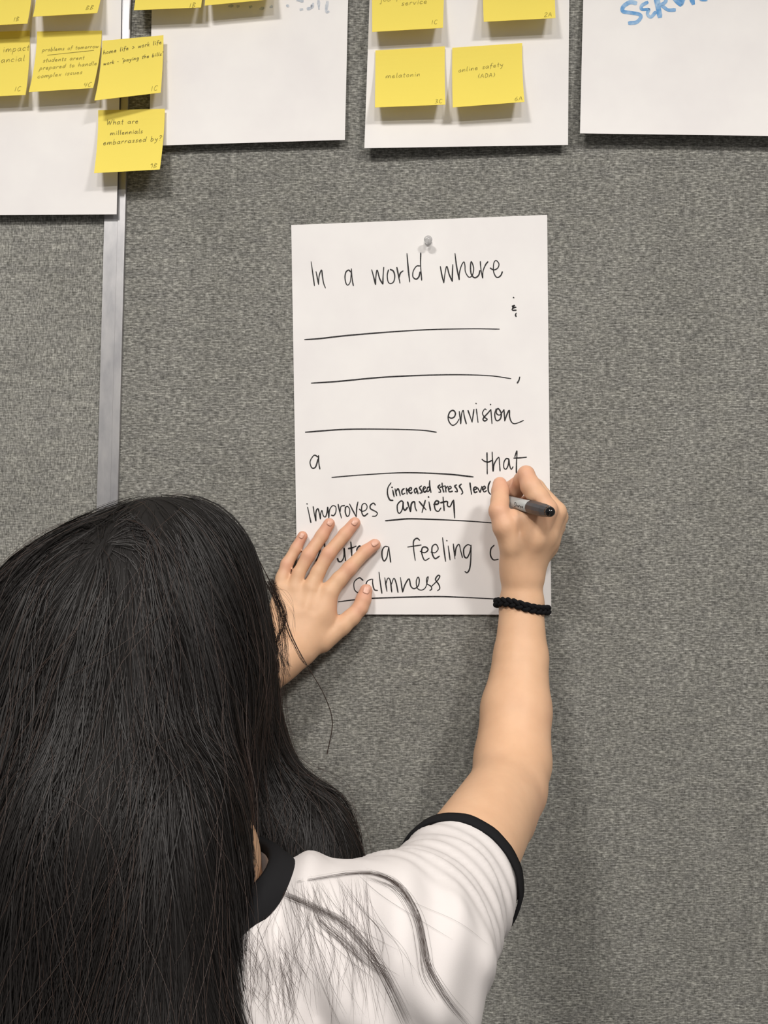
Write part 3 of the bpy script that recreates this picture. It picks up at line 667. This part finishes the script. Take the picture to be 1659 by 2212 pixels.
def cast(px, py, groups, post=None, d0=.30, d1=.0, n=None):
    """first point of a surface met along lines from the photographer's standpoint through frame positions"""
    px = np.atleast_1d(np.asarray(px, float)); py = np.atleast_1d(np.asarray(py, float))
    d = np.full(len(px), d0)
    dirv = np.array([Rv * ((x - CX) / F) + Uv * (-(y - CY) / F) + np.array([0, 1, 0]) for x, y in zip(px, py)])
    t = DIST - d; ln = np.linalg.norm(dirv, axis=1)
    hit = np.zeros(len(px), bool)
    for _ in range(70):
        p = CAM + dirv * t[:, None]; s = field(p, groups, post)
        hit |= s < .0003
        t = np.where(hit, t, t + np.maximum(s, .0002) / ln * .8)
    return CAM + dirv * t[:, None], hit & (t < DIST - d1)

# finger nails
lh_groups = [g for g in groups[6:]]
def nail(c, ang, L, W_, col=m_nail):
    """c frame position, ang direction of the finger in the frame, L x W_ size in frame pixels"""
    ca, sa = math.cos(ang), math.sin(ang); nu, nv = 7, 8; pts = []
    for j in range(nv):
        for i in range(nu):
            a = (i / (nu - 1) - .5) * 2; b = (j / (nv - 1) - .5) * 2
            wv = W_ * .5 * (1 - .25 * max(0, -b) ** 3 - .30 * max(0, b) ** 3); x = a * wv; y = b * L * .5 * (1 - .10 * a * a)
            pts.append((c[0] + ca * y - sa * x, c[1] + sa * y + ca * x))
    pts = np.array(pts); p, ok = cast(pts[:, 0], pts[:, 1], lh_groups, d0=.12)
    vv = CAM - p; vv /= np.linalg.norm(vv, axis=1, keepdims=True); q = p + vv * .00035; q2 = p - vv * .0004
    idx = np.arange(nu * nv).reshape(nv, nu); n = nu * nv
    fr = np.stack([idx[:-1, :-1], idx[1:, :-1], idx[1:, 1:], idx[:-1, 1:]], -1).reshape(-1, 4); rim = []
    for line in (idx[0], idx[:, -1], idx[-1, ::-1], idx[::-1, 0]):
        for a, b in zip(line[:-1], line[1:]): rim.append((a, b, b + n, a + n))
    return rel(mesh_np('fingernail', np.concatenate([q, q2]), np.concatenate([fr, np.array(rim)]), col))
for (x, y), (x2, y2), L, W_ in (((452, 425), (478, 385), 13, 10), ((792, 268), (820, 225), 15, 13), ((1088, 262), (1115, 225), 16, 13), ((1328, 512), (1370, 480), 17, 13), ((1228, 1068), (1245, 1020), 19, 15)):
    nail((570 + x / 5.53, 1080 + y / 5.53), math.atan2(y2 - y, x2 - x), L, W_)

# eyes and lips (turned to the wall)
for sx in (-1, 1):
    lathe('eye', [(.001, 0), (.009, .003), (.011, .008), (.006, .013), (.001, .0145)], m_frame, None, 14, axis=(0, 1, 0), base=tuple(HC + (sx * .031, .074, .0))).name = 'eye'
    rel(bpy.context.scene.collection.objects[-1])

# ================================================================= T-SHIRT
nax = np.array([.10, -.30, .95]); nax /= np.linalg.norm(nax)
HEM_T = .375
HEM = SR + (ER - SR) * HEM_T; AX = (ER - SR) / np.linalg.norm(ER - SR)
AXL = (EL - SL) / np.linalg.norm(EL - SL); HEML = SL + (EL - SL) * .33
def wob(p, f, ph): return np.sin(p @ np.array(f[:3]) + ph)
def shirt_post(p, D):
    # sleeve folds run round the arm, back folds hang downward
    s = (p - SR) @ AX
    q = p - SR
    near = np.clip(s / .03, 0, 1) * np.clip((.115 - s) / .02, 0, 1) * (p[..., 0] > SR[0] - .09)
    ph = 1.3 * np.sin(q[..., 0] * 38 + q[..., 2] * 29) + 1.1 * np.sin(q[..., 2] * 70 + 1.0)
    fold = (np.sin((s * 1.0 + q[..., 0] * .35 + q[..., 2] * .22) * 420 + ph * 1.6)) * .0013 + np.sin(s * 190 + ph * 2) * .0012
    back = np.sin(p[..., 0] * 260 + 3.2 * np.sin(p[..., 2] * 17 + p[..., 0] * 20)) * .0016 + np.sin(p[..., 0] * 131 + 2.5 * np.sin(p[..., 2] * 26) + p[..., 2] * 45) * .0028
    near = np.clip((s + .01) / .03, 0, 1) * np.clip((p[..., 0] - SR[0] + .08) / .04, 0, 1) * np.clip((p[..., 2] - SR[2] + .13) / .05, 0, 1)
    D = D + fold * near * .8 + back * (1 - near) * np.where(p[..., 0] < SL[0] + .05, .3, 1)
    nq = p - NK; nh = nq @ nax; nr_ = np.sqrt(np.maximum((nq * nq).sum(-1) - nh * nh, 0))
    D = np.where(nh > -.06, np.maximum(D, .0525 - nr_), D)      # neck opening
    # open ends of the sleeves
    D = np.maximum(D, np.where(p[..., 0] > SR[0] - .02, (p - HEM) @ AX, -1))
    D = np.maximum(D, np.where(p[..., 0] < SL[0] + .02, (p - HEML) @ AXL, -1))
    return D
HD = HEM + np.array([.002, 0, -.003])
sh_groups = [dict(prims=[prim(SL + (.02, 0, .004), NK + (0, 0, -.03), .058, .058), prim(SR + (-.015, .0, .000), NK + (0, 0, -.03), .050, .058)], kin=.05, kout=0),
             dict(prims=[prim(CH + (0, 0, .0), CH + (0, -.01, -.42), .128, .125, Ynorm, .78)], kin=.0, kout=.06),
             dict(prims=[prim(SR + (.0, 0, -.002), HD + AX * .03, .047, .0425), prim(SR + (-.02, -.0, -.035), HEM - AX * .02 + np.array([0, 0, -.014]), .042, .033)], kin=.012, kout=.03),
             dict(prims=[prim(SL, HEML + AXL * .03, .058, .052)], kin=.02, kout=.03)]
V2, F2_ = polygonize(sh_groups, .0026, shirt_post, margin=.032)
shirt = rel(mesh_np('t_shirt', V2, F2_, m_shirt)); 
shirt['label'] = 'white t-shirt with a black neckband and black sleeve edges'
def ring_band(name, c, ax, r_fn, h0, h1, th, parent, seg=64, m=m_black, up=(0, 0, 1)):
    ax = np.array(ax) / np.linalg.norm(ax); u = np.cross(ax, up); u /= np.linalg.norm(u); v = np.cross(u, ax); vs_ = []; fs = []
    cross = [(h0, 0), (h0, th), ((h0 + h1) / 2, th * 1.15), (h1, th), (h1, 0)]
    for i in range(seg):
        a = 2 * math.pi * i / seg
        for hh, tt in cross:
            r, sh = r_fn(a, hh); vs_.append(c + ax * (hh + sh) + (u * math.cos(a) + v * math.sin(a)) * (r + tt))
    k = len(cross)
    for i in range(seg):
        for j in range(k):
            fs.append((i * k + j, i * k + (j + 1) % k, ((i + 1) % seg) * k + (j + 1) % k, ((i + 1) % seg) * k + j))
    o = mesh_np(name, np.array(vs_), fs, m, None); o.parent = parent; return o
# band radius measured on the sleeve's own surface just inside the hem
def band_radius(c, ax, grp):
    ax = np.array(ax); u = np.cross(ax, (0, 0, 1)); u /= np.linalg.norm(u); v = np.cross(u, ax)
    def f(a):
        dr = u * math.cos(a) + v * math.sin(a); rr = np.linspace(.02, .09, 71)
        s = field(c - ax * .004 + dr * rr[:, None], grp); k = np.nonzero(s > 0)[0]
        return rr[k[0]] if len(k) else .05
    tab = [f(2 * math.pi * i / 64) for i in range(64)]
    tab = np.array(tab); tab = (np.roll(tab, 1) + tab * 2 + np.roll(tab, -1)) / 4
    return lambda a, h: (tab[int(round(a / (2 * math.pi) * 64)) % 64] + .0002, 0)
ring_band('sleeve_band', HEM, AX, band_radius(HEM, AX, sh_groups), -.0065, .0045, .0022, shirt)
ring_band('sleeve_band', HEML, AXL, band_radius(HEML, AXL, sh_groups), -.0065, .0045, .0022, shirt)
# flat ribbed neckband lying on the shirt round the neck
nax = np.array([.10, -.30, .95]); nax /= np.linalg.norm(nax); nu = np.cross(nax, (0, 1, 0)); nu /= np.linalg.norm(nu); nv = np.cross(nax, nu)
NC = NK + np.array([.002, .0, .0]); NB = 96; rows = [(.0505, -.002), (.0500, .0045), (.0520, .0060), (.0590, .0052), (.0655, .0036), (.0672, .0004)]
nbv = []
for i in range(NB):
    a = 2 * math.pi * i / NB; dr = nu * math.cos(a) + nv * math.sin(a)
    hs = np.linspace(.06, -.07, 131)
    for r_, up_ in rows:
        q = NC + dr * r_ + nax * hs[:, None]; f_ = field(q if r_ > .054 else NC + dr * .055 + nax * hs[:, None], sh_groups, shirt_post); k = np.nonzero(f_ < 0)[0]
        nbv.append((hs[k[0]] if len(k) else -.03, up_, r_, dr))
Hh = np.array([x[0] for x in nbv]).reshape(NB, len(rows))
for _ in range(6): Hh = (np.roll(Hh, 1, 0) + 2 * Hh + np.roll(Hh, -1, 0)) / 4
pts_ = [NC + nbv[i * len(rows) + j][3] * rows[j][0] + nax * (Hh[i, j] + rows[j][1]) for i in range(NB) for j in range(len(rows))]
k = len(rows); fs_ = [(i * k + j, i * k + j + 1, ((i + 1) % NB) * k + j + 1, ((i + 1) % NB) * k + j) for i in range(NB) for j in range(k - 1)]
nb_ = mesh_np('neckband', np.array(pts_), fs_, m_black, None); nb_.parent = shirt

# trousers and shoes carry the figure down to the floor
hip = CH + (0, -.02, -.46)
leg_g = [dict(prims=[prim(hip + (-.05, 0, 0), hip + (.05, 0, 0), .115, .115, Ynorm, .8)], kin=.02, kout=0)]
for sx in (-1, 1):
    kn = np.array([hip[0] + sx * .09, hip[1] + .02, .46]); an = np.array([hip[0] + sx * .10, hip[1] - .03, .10])
    leg_g.append(dict(prims=[prim(hip + (sx * .075, 0, -.04), kn, .082, .058), prim(kn, an, .056, .040)], kin=.02, kout=.03))
V3, F3 = polygonize(leg_g, .008); rel(mesh_np('trousers', V3, F3, m_jeans))
for sx in (-1, 1):
    a = np.array([hip[0] + sx * .10, hip[1] - .05, .035])
    g3 = [dict(prims=[prim(a + (0, 0, .012), a + (sx * .02, .17, -.003), .036, .031), prim(a + (0, .02, .04), a + (0, .02, .07), .036, .036)], kin=.03, kout=0)]
    V4, F4_ = polygonize(g3, .005, lambda p, D: np.maximum(D, .0 - p[..., 2] + .001)); rel(mesh_np('shoe', V4, F4_, m_shoe))

# ================================================================= HAIR
def hair_post(p, D):
    return D + .004 * np.sin(p[..., 0] * 75 + p[..., 2] * 14 + 2 * np.sin(p[..., 2] * 12)) * np.clip((HC[2] + .02 - p[..., 2]) / .1, 0, 1)
hg = [dict(prims=[prim(HC + (0, .010, .0), HC + (0, -.014, -.005), .0970, .0970, (0, 0, 1), 1.0)], kin=.02, kout=0),
      dict(prims=[prim(P(365, 1205, .30), P(400, 1205, .29), .037, .037)], kin=.02, kout=.05),
      dict(prims=[prim(HC + (-.01, -.02, -.02), P(245, 1900, .405), .090, .066, Ynorm, .80), prim(P(245, 1900, .405), P(275, 2350, .455), .066, .070, Ynorm, .60)], kin=.04, kout=.035),
      dict(prims=chain([(60, 1530, .29, .050), (20, 1750, .36, .060), (0, 2350, .43, .062)], Ynorm, .7), kin=.03, kout=.04),
      dict(prims=chain([(430, 1430, .25, .042), (478, 1600, .26, .036), (520, 1720, .275, .039), (610, 1830, .29, .042), (665, 1900, .30, .036)]), kin=.03, kout=.03),
      dict(prims=chain([(40, 1540, .27, .048), (-60, 1750, .30, .060), (-140, 2050, .33, .050)]), kin=.03, kout=.04)]
V5, F5 = polygonize(hg, .004, hair_post, margin=.02)
hair = rel(mesh_np('hair', V5, F5, m_hairbase)); hair['label'] = 'long black hair falling over the back and shoulders'

def tubes(name, pts, rad, m, parent, sides=3):
    """pts (n, m, 3), rad (n, m)"""
    n, k, _ = pts.shape
    t = np.gradient(pts, axis=1); t /= np.linalg.norm(t, axis=2, keepdims=True) + 1e-12
    ref = np.array([0.31, -.9, .3]); u = np.cross(t, ref); u /= np.linalg.norm(u, axis=2, keepdims=True) + 1e-12; v = np.cross(t, u)
    ring = [pts + rad[..., None] * (u * math.cos(a) + v * math.sin(a)) for a in [2 * math.pi * i / sides for i in range(sides)]]
    V = np.stack(ring, 2).reshape(-1, 3)
    i, j, s = np.meshgrid(np.arange(n), np.arange(k - 1), np.arange(sides), indexing='ij')
    a = (i * k + j) * sides + s; b = (i * k + j) * sides + (s + 1) % sides
    Fq = np.stack([a, b, b + sides, a + sides], -1).reshape(-1, 4)
    o = mesh_np(name, V, Fq, m, None); o.parent = parent; return o

WH = P(215, 1175, .36)     # the whorl
def grad(p, grp, post, e=.002):
    g = np.stack([field(p + np.eye(3)[i] * e, grp, post) - field(p - np.eye(3)[i] * e, grp, post) for i in range(3)], -1)
    return g / (np.linalg.norm(g, axis=-1, keepdims=True) + 1e-9)
def flow(p, nrm, jit):
    r = p - WH; d = np.linalg.norm(r, axis=-1, keepdims=True)
    wgt = np.exp(-(d / .022) ** 2)
    side = np.zeros_like(p); side[..., 0] = np.clip((p[..., 0] - WH[0]) * 3.0, -.8, .8) * np.clip((p[..., 2] - HC[2] + .02) / .06, 0, 1)
    g = np.array([0, 0, -1.0]) + side + jit
    v = r / (d + 1e-6) * wgt * 1.3 + g * (1 - wgt)
    v = v - nrm * (v * nrm).sum(-1, keepdims=True)
    return v / (np.linalg.norm(v, axis=-1, keepdims=True) + 1e-9)
def grow(seeds, steps, ds, offs, jit, grp=hg, post=hair_post, wave=.25):
    n = len(seeds); p = seeds.copy(); out = []
    w1 = rng.uniform(0, 6.28, n); w2 = rng.uniform(0, 6.28, n)
    for s in range(steps):
        nr = grad(p, grp, post); d = field(p, grp, post)
        p = p - nr * (d - offs(s))[:, None]
        out.append(p.copy())
        jj = jit + np.stack([wave * np.sin(s * .33 + w1) + wave * .6 * np.sin(s * .8 + w2), np.zeros(n), np.zeros(n)], -1)
        p = p + flow(p, nr, jj) * ds
    return np.stack(out, 1)
def seeds_on(Vs, n, fn):
    idx = rng.choice(len(Vs), n * 3); q = Vs[idx]; q = q[fn(q)]; return q[:n] + rng.normal(0, .002, (min(n, len(q)), 3))
infront = lambda q: (q[:, 1] < -.22)
s_top = seeds_on(V5, 7500, lambda q: infront(q) & (q[:, 2] > HC[2] - .03))
s_all = seeds_on(V5, 9500, lambda q: infront(q) & (q[:, 2] > 1.20))
s_all = np.concatenate([s_all, seeds_on(V5, 700, lambda q: infront(q) & (np.linalg.norm(q - (WH + np.array([0, 0, .01])), axis=1) < .045))])
def locks(q):      # neighbouring hairs lean together
    return np.stack([.16 * np.sin(q[:, 0] * 70 + q[:, 2] * 25) + .12 * np.sin(q[:, 0] * 210 + 1), .1 * np.sin(q[:, 2] * 60), 0 * q[:, 0]], -1) + rng.normal(0, .035, (len(q), 3))
def ribbons(name, pts, rad, m, parent, roll):
    n, k, _ = pts.shape
    t = np.gradient(pts, axis=1); t /= np.linalg.norm(t, axis=2, keepdims=True) + 1e-12
    nr = grad(pts.reshape(-1, 3), hg, hair_post).reshape(n, k, 3)
    u = np.cross(t, nr); u /= np.linalg.norm(u, axis=2, keepdims=True) + 1e-12; v = np.cross(u, t)
    c, s_ = np.cos(roll)[:, None, None], np.sin(roll)[:, None, None]; w_ = u * c + v * s_
    # shallow arched cross section of three points
    V = np.stack([pts - w_ * rad[..., None], pts + (v * c - u * s_) * rad[..., None] * .45, pts + w_ * rad[..., None]], 2).reshape(-1, 3)
    i, j, s2 = np.meshgrid(np.arange(n), np.arange(k - 1), np.arange(2), indexing='ij'); a = (i * k + j) * 3 + s2
    o = mesh_np(name, V, np.stack([a, a + 1, a + 4, a + 3], -1).reshape(-1, 4), m, None); o.parent = parent; return o
def roll_of(q): return .5 * np.sin(q[:, 0] * 160 + 2 * np.sin(q[:, 2] * 30)) + rng.normal(0, .35, len(q))
nt = len(s_top); o1 = rng.uniform(-.0006, .0022, nt) + .0012 * np.sin(s_top[:, 0] * 170)
G1 = grow(s_top, 26, .013, lambda s: o1 + .0007 * np.sin(s * .4 + o1 * 3000), locks(s_top), wave=.10)
r1 = rng.uniform(.00016, .00034, nt)[:, None] * np.ones(26) * np.linspace(1, .5, 26)
ribbons('hair_strands', G1, r1, m_hair, hair, roll_of(s_top))['kind'] = 'stuff'
na = len(s_all); o2 = rng.uniform(-.0006, .0028, na) + .0014 * np.sin(s_all[:, 0] * 130)
WH_ = WH; WH = WH + np.array([.02, .03, .06])
G2 = grow(s_all, 18, .014, lambda s: o2 + .0008 * np.sin(s * .5 + o2 * 3000), locks(s_all), wave=.14)
WH = WH_
r2 = rng.uniform(.00015, .00034, na)[:, None] * np.sin(np.linspace(.25, 2.8, 18))
ribbons('hair_strands', G2, r2, m_hair, hair, roll_of(s_all))['kind'] = 'stuff'
# flyaways standing off the outline
nf = 1000; s_f = seeds_on(V5, nf, lambda q: (q[:, 1] < -.17) & (q[:, 2] > 1.24)); nf = len(s_f); o3 = rng.uniform(.003, .016, nf) * rng.uniform(.2, 1, nf)
G3 = grow(s_f, 16, .009, lambda s: o3 * math.sin(min(s, 15) / 15 * 2.6 + .2), rng.normal(0, .22, (nf, 3)), wave=.22)
tubes('flyaway_hair', G3, np.full((nf, 16), .00013), m_wisp, hair)['kind'] = 'stuff'

def lock(path, n, spread, r, name, m=m_wisp, conv=.5, k=26):
    """bundle of hairs following (px, py, d) points"""
    q = np.array([P(*p) for p in path]); c = catmull(q, 10); t = np.linspace(0, len(c) - 1, k); ii = np.clip(t.astype(int), 0, len(c) - 2); fr = (t - ii)[:, None]
    c = c[ii] * (1 - fr) + c[ii + 1] * fr
    off = rng.normal(0, spread, (n, 1, 3)) * (np.linspace(1, conv, k)[None, :, None]) + np.cumsum(rng.normal(0, spread * .10, (n, k, 3)), 1)
    pts = c[None] + off; pts[..., 1] = np.minimum(pts[..., 1], -.004)
    o = tubes(name, pts, np.full((n, k), r) * np.linspace(1, .6, k), m, hair); o['kind'] = 'stuff'; return o
lock([(560, 1210, .27), (600, 1290, .255), (633, 1380, .25), (665, 1440, .25), (700, 1500, .245), (718, 1560, .24), (706, 1630, .24)], 7, .0004, .00016, 'loose_lock')
lock([(560, 1230, .25), (600, 1310, .24), (625, 1370, .235), (650, 1420, .235), (662, 1436, .235)], 14, .0012, .00011, 'loose_lock')
for k in range(16):
    j = lambda s=10: random.uniform(-s, s)
    lock([(585 + j(6), 1260 + j(), .24), (612 + j(12), 1330 + j(), .23), (606 + j(14), 1400 + j(), .23), (612 + j(16), 1450 + j(14), .235)], 7, .0010, .00009, 'loose_lock')
for k in range(5):
    lock([(590 + random.uniform(-6, 6), 1255 + random.uniform(0, 40), .24), (618, 1275 + k * 8, .23), (634 + k, 1310 + k * 9, .23), (628, 1380 + k * 6, .23)], 1, .0004, .00008, 'loose_lock')
lock([(370, 1130, .29), (345, 1092, .28), (380, 1072, .275), (430, 1082, .275), (475, 1125, .27)], 10, .0014, .00010, 'loose_lock')
lock([(300, 1120, .30), (340, 1078, .29), (395, 1070, .285), (425, 1090, .28), (430, 1120, .28)], 6, .0018, .00009, 'loose_lock')

# hairs lying over the shirt
def on_shirt(path, n, spread, r, k=30, m=m_wisp, fade=True):
    q = catmull(np.array(path, float), 8); t = np.linspace(0, len(q) - 1, k); ii = np.clip(t.astype(int), 0, len(q) - 2); fr = (t - ii)[:, None]; q = q[ii] * (1 - fr) + q[ii + 1] * fr
    off = rng.normal(0, spread, (n, 1, 2)) * np.linspace(.6, 1.0, k)[None, :, None] + np.cumsum(np.cumsum(rng.normal(0, .05, (n, k, 2)), 1), 1)
    pp = (q[None] + off).reshape(-1, 2); p, ok = cast(pp[:, 0], pp[:, 1], sh_groups, shirt_post, d0=.62)
    vv = CAM - p; vv /= np.linalg.norm(vv, axis=1, keepdims=True); p = p + vv * .0012
    p = p.reshape(n, k, 3); ok = ok.reshape(n, k)
    good = ok.all(1) & (np.linalg.norm(np.diff(p, axis=1), axis=2).max(1) < .03); p = p[good]
    return p, r * np.full((len(p), 1), 1.0) * np.minimum(1, np.sin(np.linspace(.12, 3.0, k)) * 1.6)
acc = []
def add(*a, **kw): acc.append(on_shirt(*a, **kw))
add([(640, 1905), (780, 1885), (850, 1905), (895, 1965), (912, 2030), (925, 2090), (965, 2160), (1010, 2215)], 17, 4.5, .00007)
add([(790, 1888), (860, 1915), (900, 1975), (915, 2040), (925, 2100), (955, 2150)], 16, 9, .00006)
add([(600, 1925), (660, 1950), (740, 1990), (800, 2055), (840, 2120), (885, 2215)], 24, 7, .00006)
add([(680, 1945), (690, 1985), (730, 2020), (790, 2070), (850, 2110)], 12, 9, .00008)
for k in range(85):
    x = random.uniform(575, 800); y = 1898 + random.uniform(0, 22) - (x - 575) * .05; dx = random.gauss(45, 60); bend = random.uniform(-22, 34); L_ = random.uniform(150, 340)
    add([(x, y), (x + dx * .3 + bend * .5, y + L_ * .33), (x + dx * .7 + bend, y + L_ * .66), (x + dx, y + L_)], random.choice((1, 1, 1, 2)), 9, random.choice((.00004, .00005, .00007)))
for k in range(70):
    x = random.uniform(515, 640); y = random.uniform(1990, 2090); L_ = random.uniform(80, 200); b_ = random.uniform(-15, 40)
    add([(x, y), (x + b_, y + L_ * .5), (x + random.uniform(-5, 45), y + L_)], random.choice((1, 2)), 6, .00006)
k30 = [a for a in acc if len(a[0])]
tubes('loose_hair_on_shirt', np.concatenate([a[0] for a in k30]), np.concatenate([a[1] for a in k30]), m_wisp, hair)['kind'] = 'stuff'

# ================================================================= PEN
tip = P(1068, 1076, .003); end = P(1194, 1107, .120)
ax = (end - tip); L = np.linalg.norm(ax); ax /= L
pen = tag(empty('marker_pen', tuple(tip)), 'grey marker pen with a smoky black cap held in the right hand', 'pen')
lathe('barrel', [(.0008, 0), (.0012, .004), (.0030, .006), (.0035, .016), (.0052, .018), (.0060, .03), (.0062, L * .67)], m_grey, pen, 28, axis=ax)
# cap pushed on the back end, slightly facetted
lathe('cap', [(.0063, L * .655), (.0068, L * .658), (.0069, L * .76), (.0064, L * .87), (.0054, L * .945)], m_cap, pen, 12, axis=ax, smooth=False)
lathe('cap_end', [(.0054, L * .943), (.0049, L * .965), (.0040, L * .982), (.0026, L * .994), (.001, L)], m_capend, pen, 20, axis=ax)
# printed script on the barrel
u_ = np.cross(ax, (0, 0, 1)); u_ /= np.linalg.norm(u_); v_ = np.cross(u_, ax)
side = None
def on_barrel(p):
    # x along the axis (mm), y around (mm)
    a = BASE + p[:, 1] / 6.2; r = .00635
    return (ax[None] * (p[:, 0] * .001)[:, None] + (u_[None] * np.cos(a)[:, None] + v_[None] * np.sin(a)[:, None]) * r)
tocam = CAM - (tip + ax * L * .5); BASE = math.atan2(tocam @ v_, tocam @ u_) + .0
dn = math.atan2(-abs(v_[2]) if v_[2] > 0 else abs(v_[2]), 0)
rb = Ribbons(); SGN = 1 if math.sin(0.1) * 0 + (v_[2] * math.cos(BASE) - u_[2] * math.sin(BASE)) < 0 else -1
scr = [[(4, -2.2), (2, -3), (1, -1.4), (3.4, .2), (3, 2), (.6, 2)], [(5, -3), (5, 1.6)], [(5, 0), (6.4, -.6), (6.8, 1.6)], [(9.6, -.4), (8, 0), (8.4, 1.6), (9.8, .6), (9.8, 1.6)], [(11, -.6), (11, 1.6)], [(11, .2), (12.4, -.6)], [(13.6, -.4), (13.6, 3.2)], [(13.6, 0), (15, .4), (13.8, 1.6)], [(16, -.4), (16, 1.6)], [(17.4, .6), (18.8, .3), (18, -.5), (17.3, .8), (18.8, 1.5)]]
for st in scr: rb.stroke([(L * 1000 * .655 - 24 + x * 1.05, SGN * (y * .8 + 1.6)) for x, y in st], .55, on_barrel, 4)
rb.build('printed_script', m_ink, pen)

# ================================================================= BRACELET
def braid():
    c0 = P(1127, 1310, .048); tilt = np.array([0, 0, 1.0])
    rx, ry = .0262, .0250
    v = []; f = []; tot = 0
    t = tag(empty('bracelet', tuple(c0)), 'black braided cord bracelet around the right wrist', 'bracelet')
    for s in range(3):
        n = 260; k = 10; vs_ = []
        th = np.linspace(0, 2 * math.pi, n, endpoint=False); nb = 8
        ph = th * nb + s * 2 * math.pi / 3
        z = -.0015 - .0045 * np.cos(th - 0.35) + .0018 * np.cos(th * 2)
        z = -.0040 * np.cos(th) + .0030 * np.sin(th) + .0010 * np.sin(th * 3 + 1)
        rr = 1 + 0 * th
        ctr = np.stack([rx * np.cos(th), -ry * np.sin(th), z], 1); nrm = np.stack([np.cos(th), -np.sin(th), 0 * th], 1)
        p = ctr + nrm * (.0013 * np.sin(2 * ph))[:, None] + np.array([0, 0, 1])[None] * (.0030 * np.sin(ph))[:, None]
        p = p + nrm * (.0006 * np.sin(th * 5))[:, None]
        tg = np.roll(p, -1, 0) - np.roll(p, 1, 0); tg /= np.linalg.norm(tg, axis=1, keepdims=True)
        a_ = np.cross(tg, nrm); a_ /= np.linalg.norm(a_, axis=1, keepdims=True); b_ = np.cross(tg, a_)
        R = .0022
        ring = np.stack([p + R * (a_ * math.cos(2 * math.pi * i / k) + b_ * math.sin(2 * math.pi * i / k)) for i in range(k)], 1).reshape(-1, 3)
        fs = [(i * k + j, i * k + (j + 1) % k, ((i + 1) % n) * k + (j + 1) % k, ((i + 1) % n) * k + j) for i in range(n) for j in range(k)]
        mesh_np('cord', ring, fs, m_cord, t)
braid()
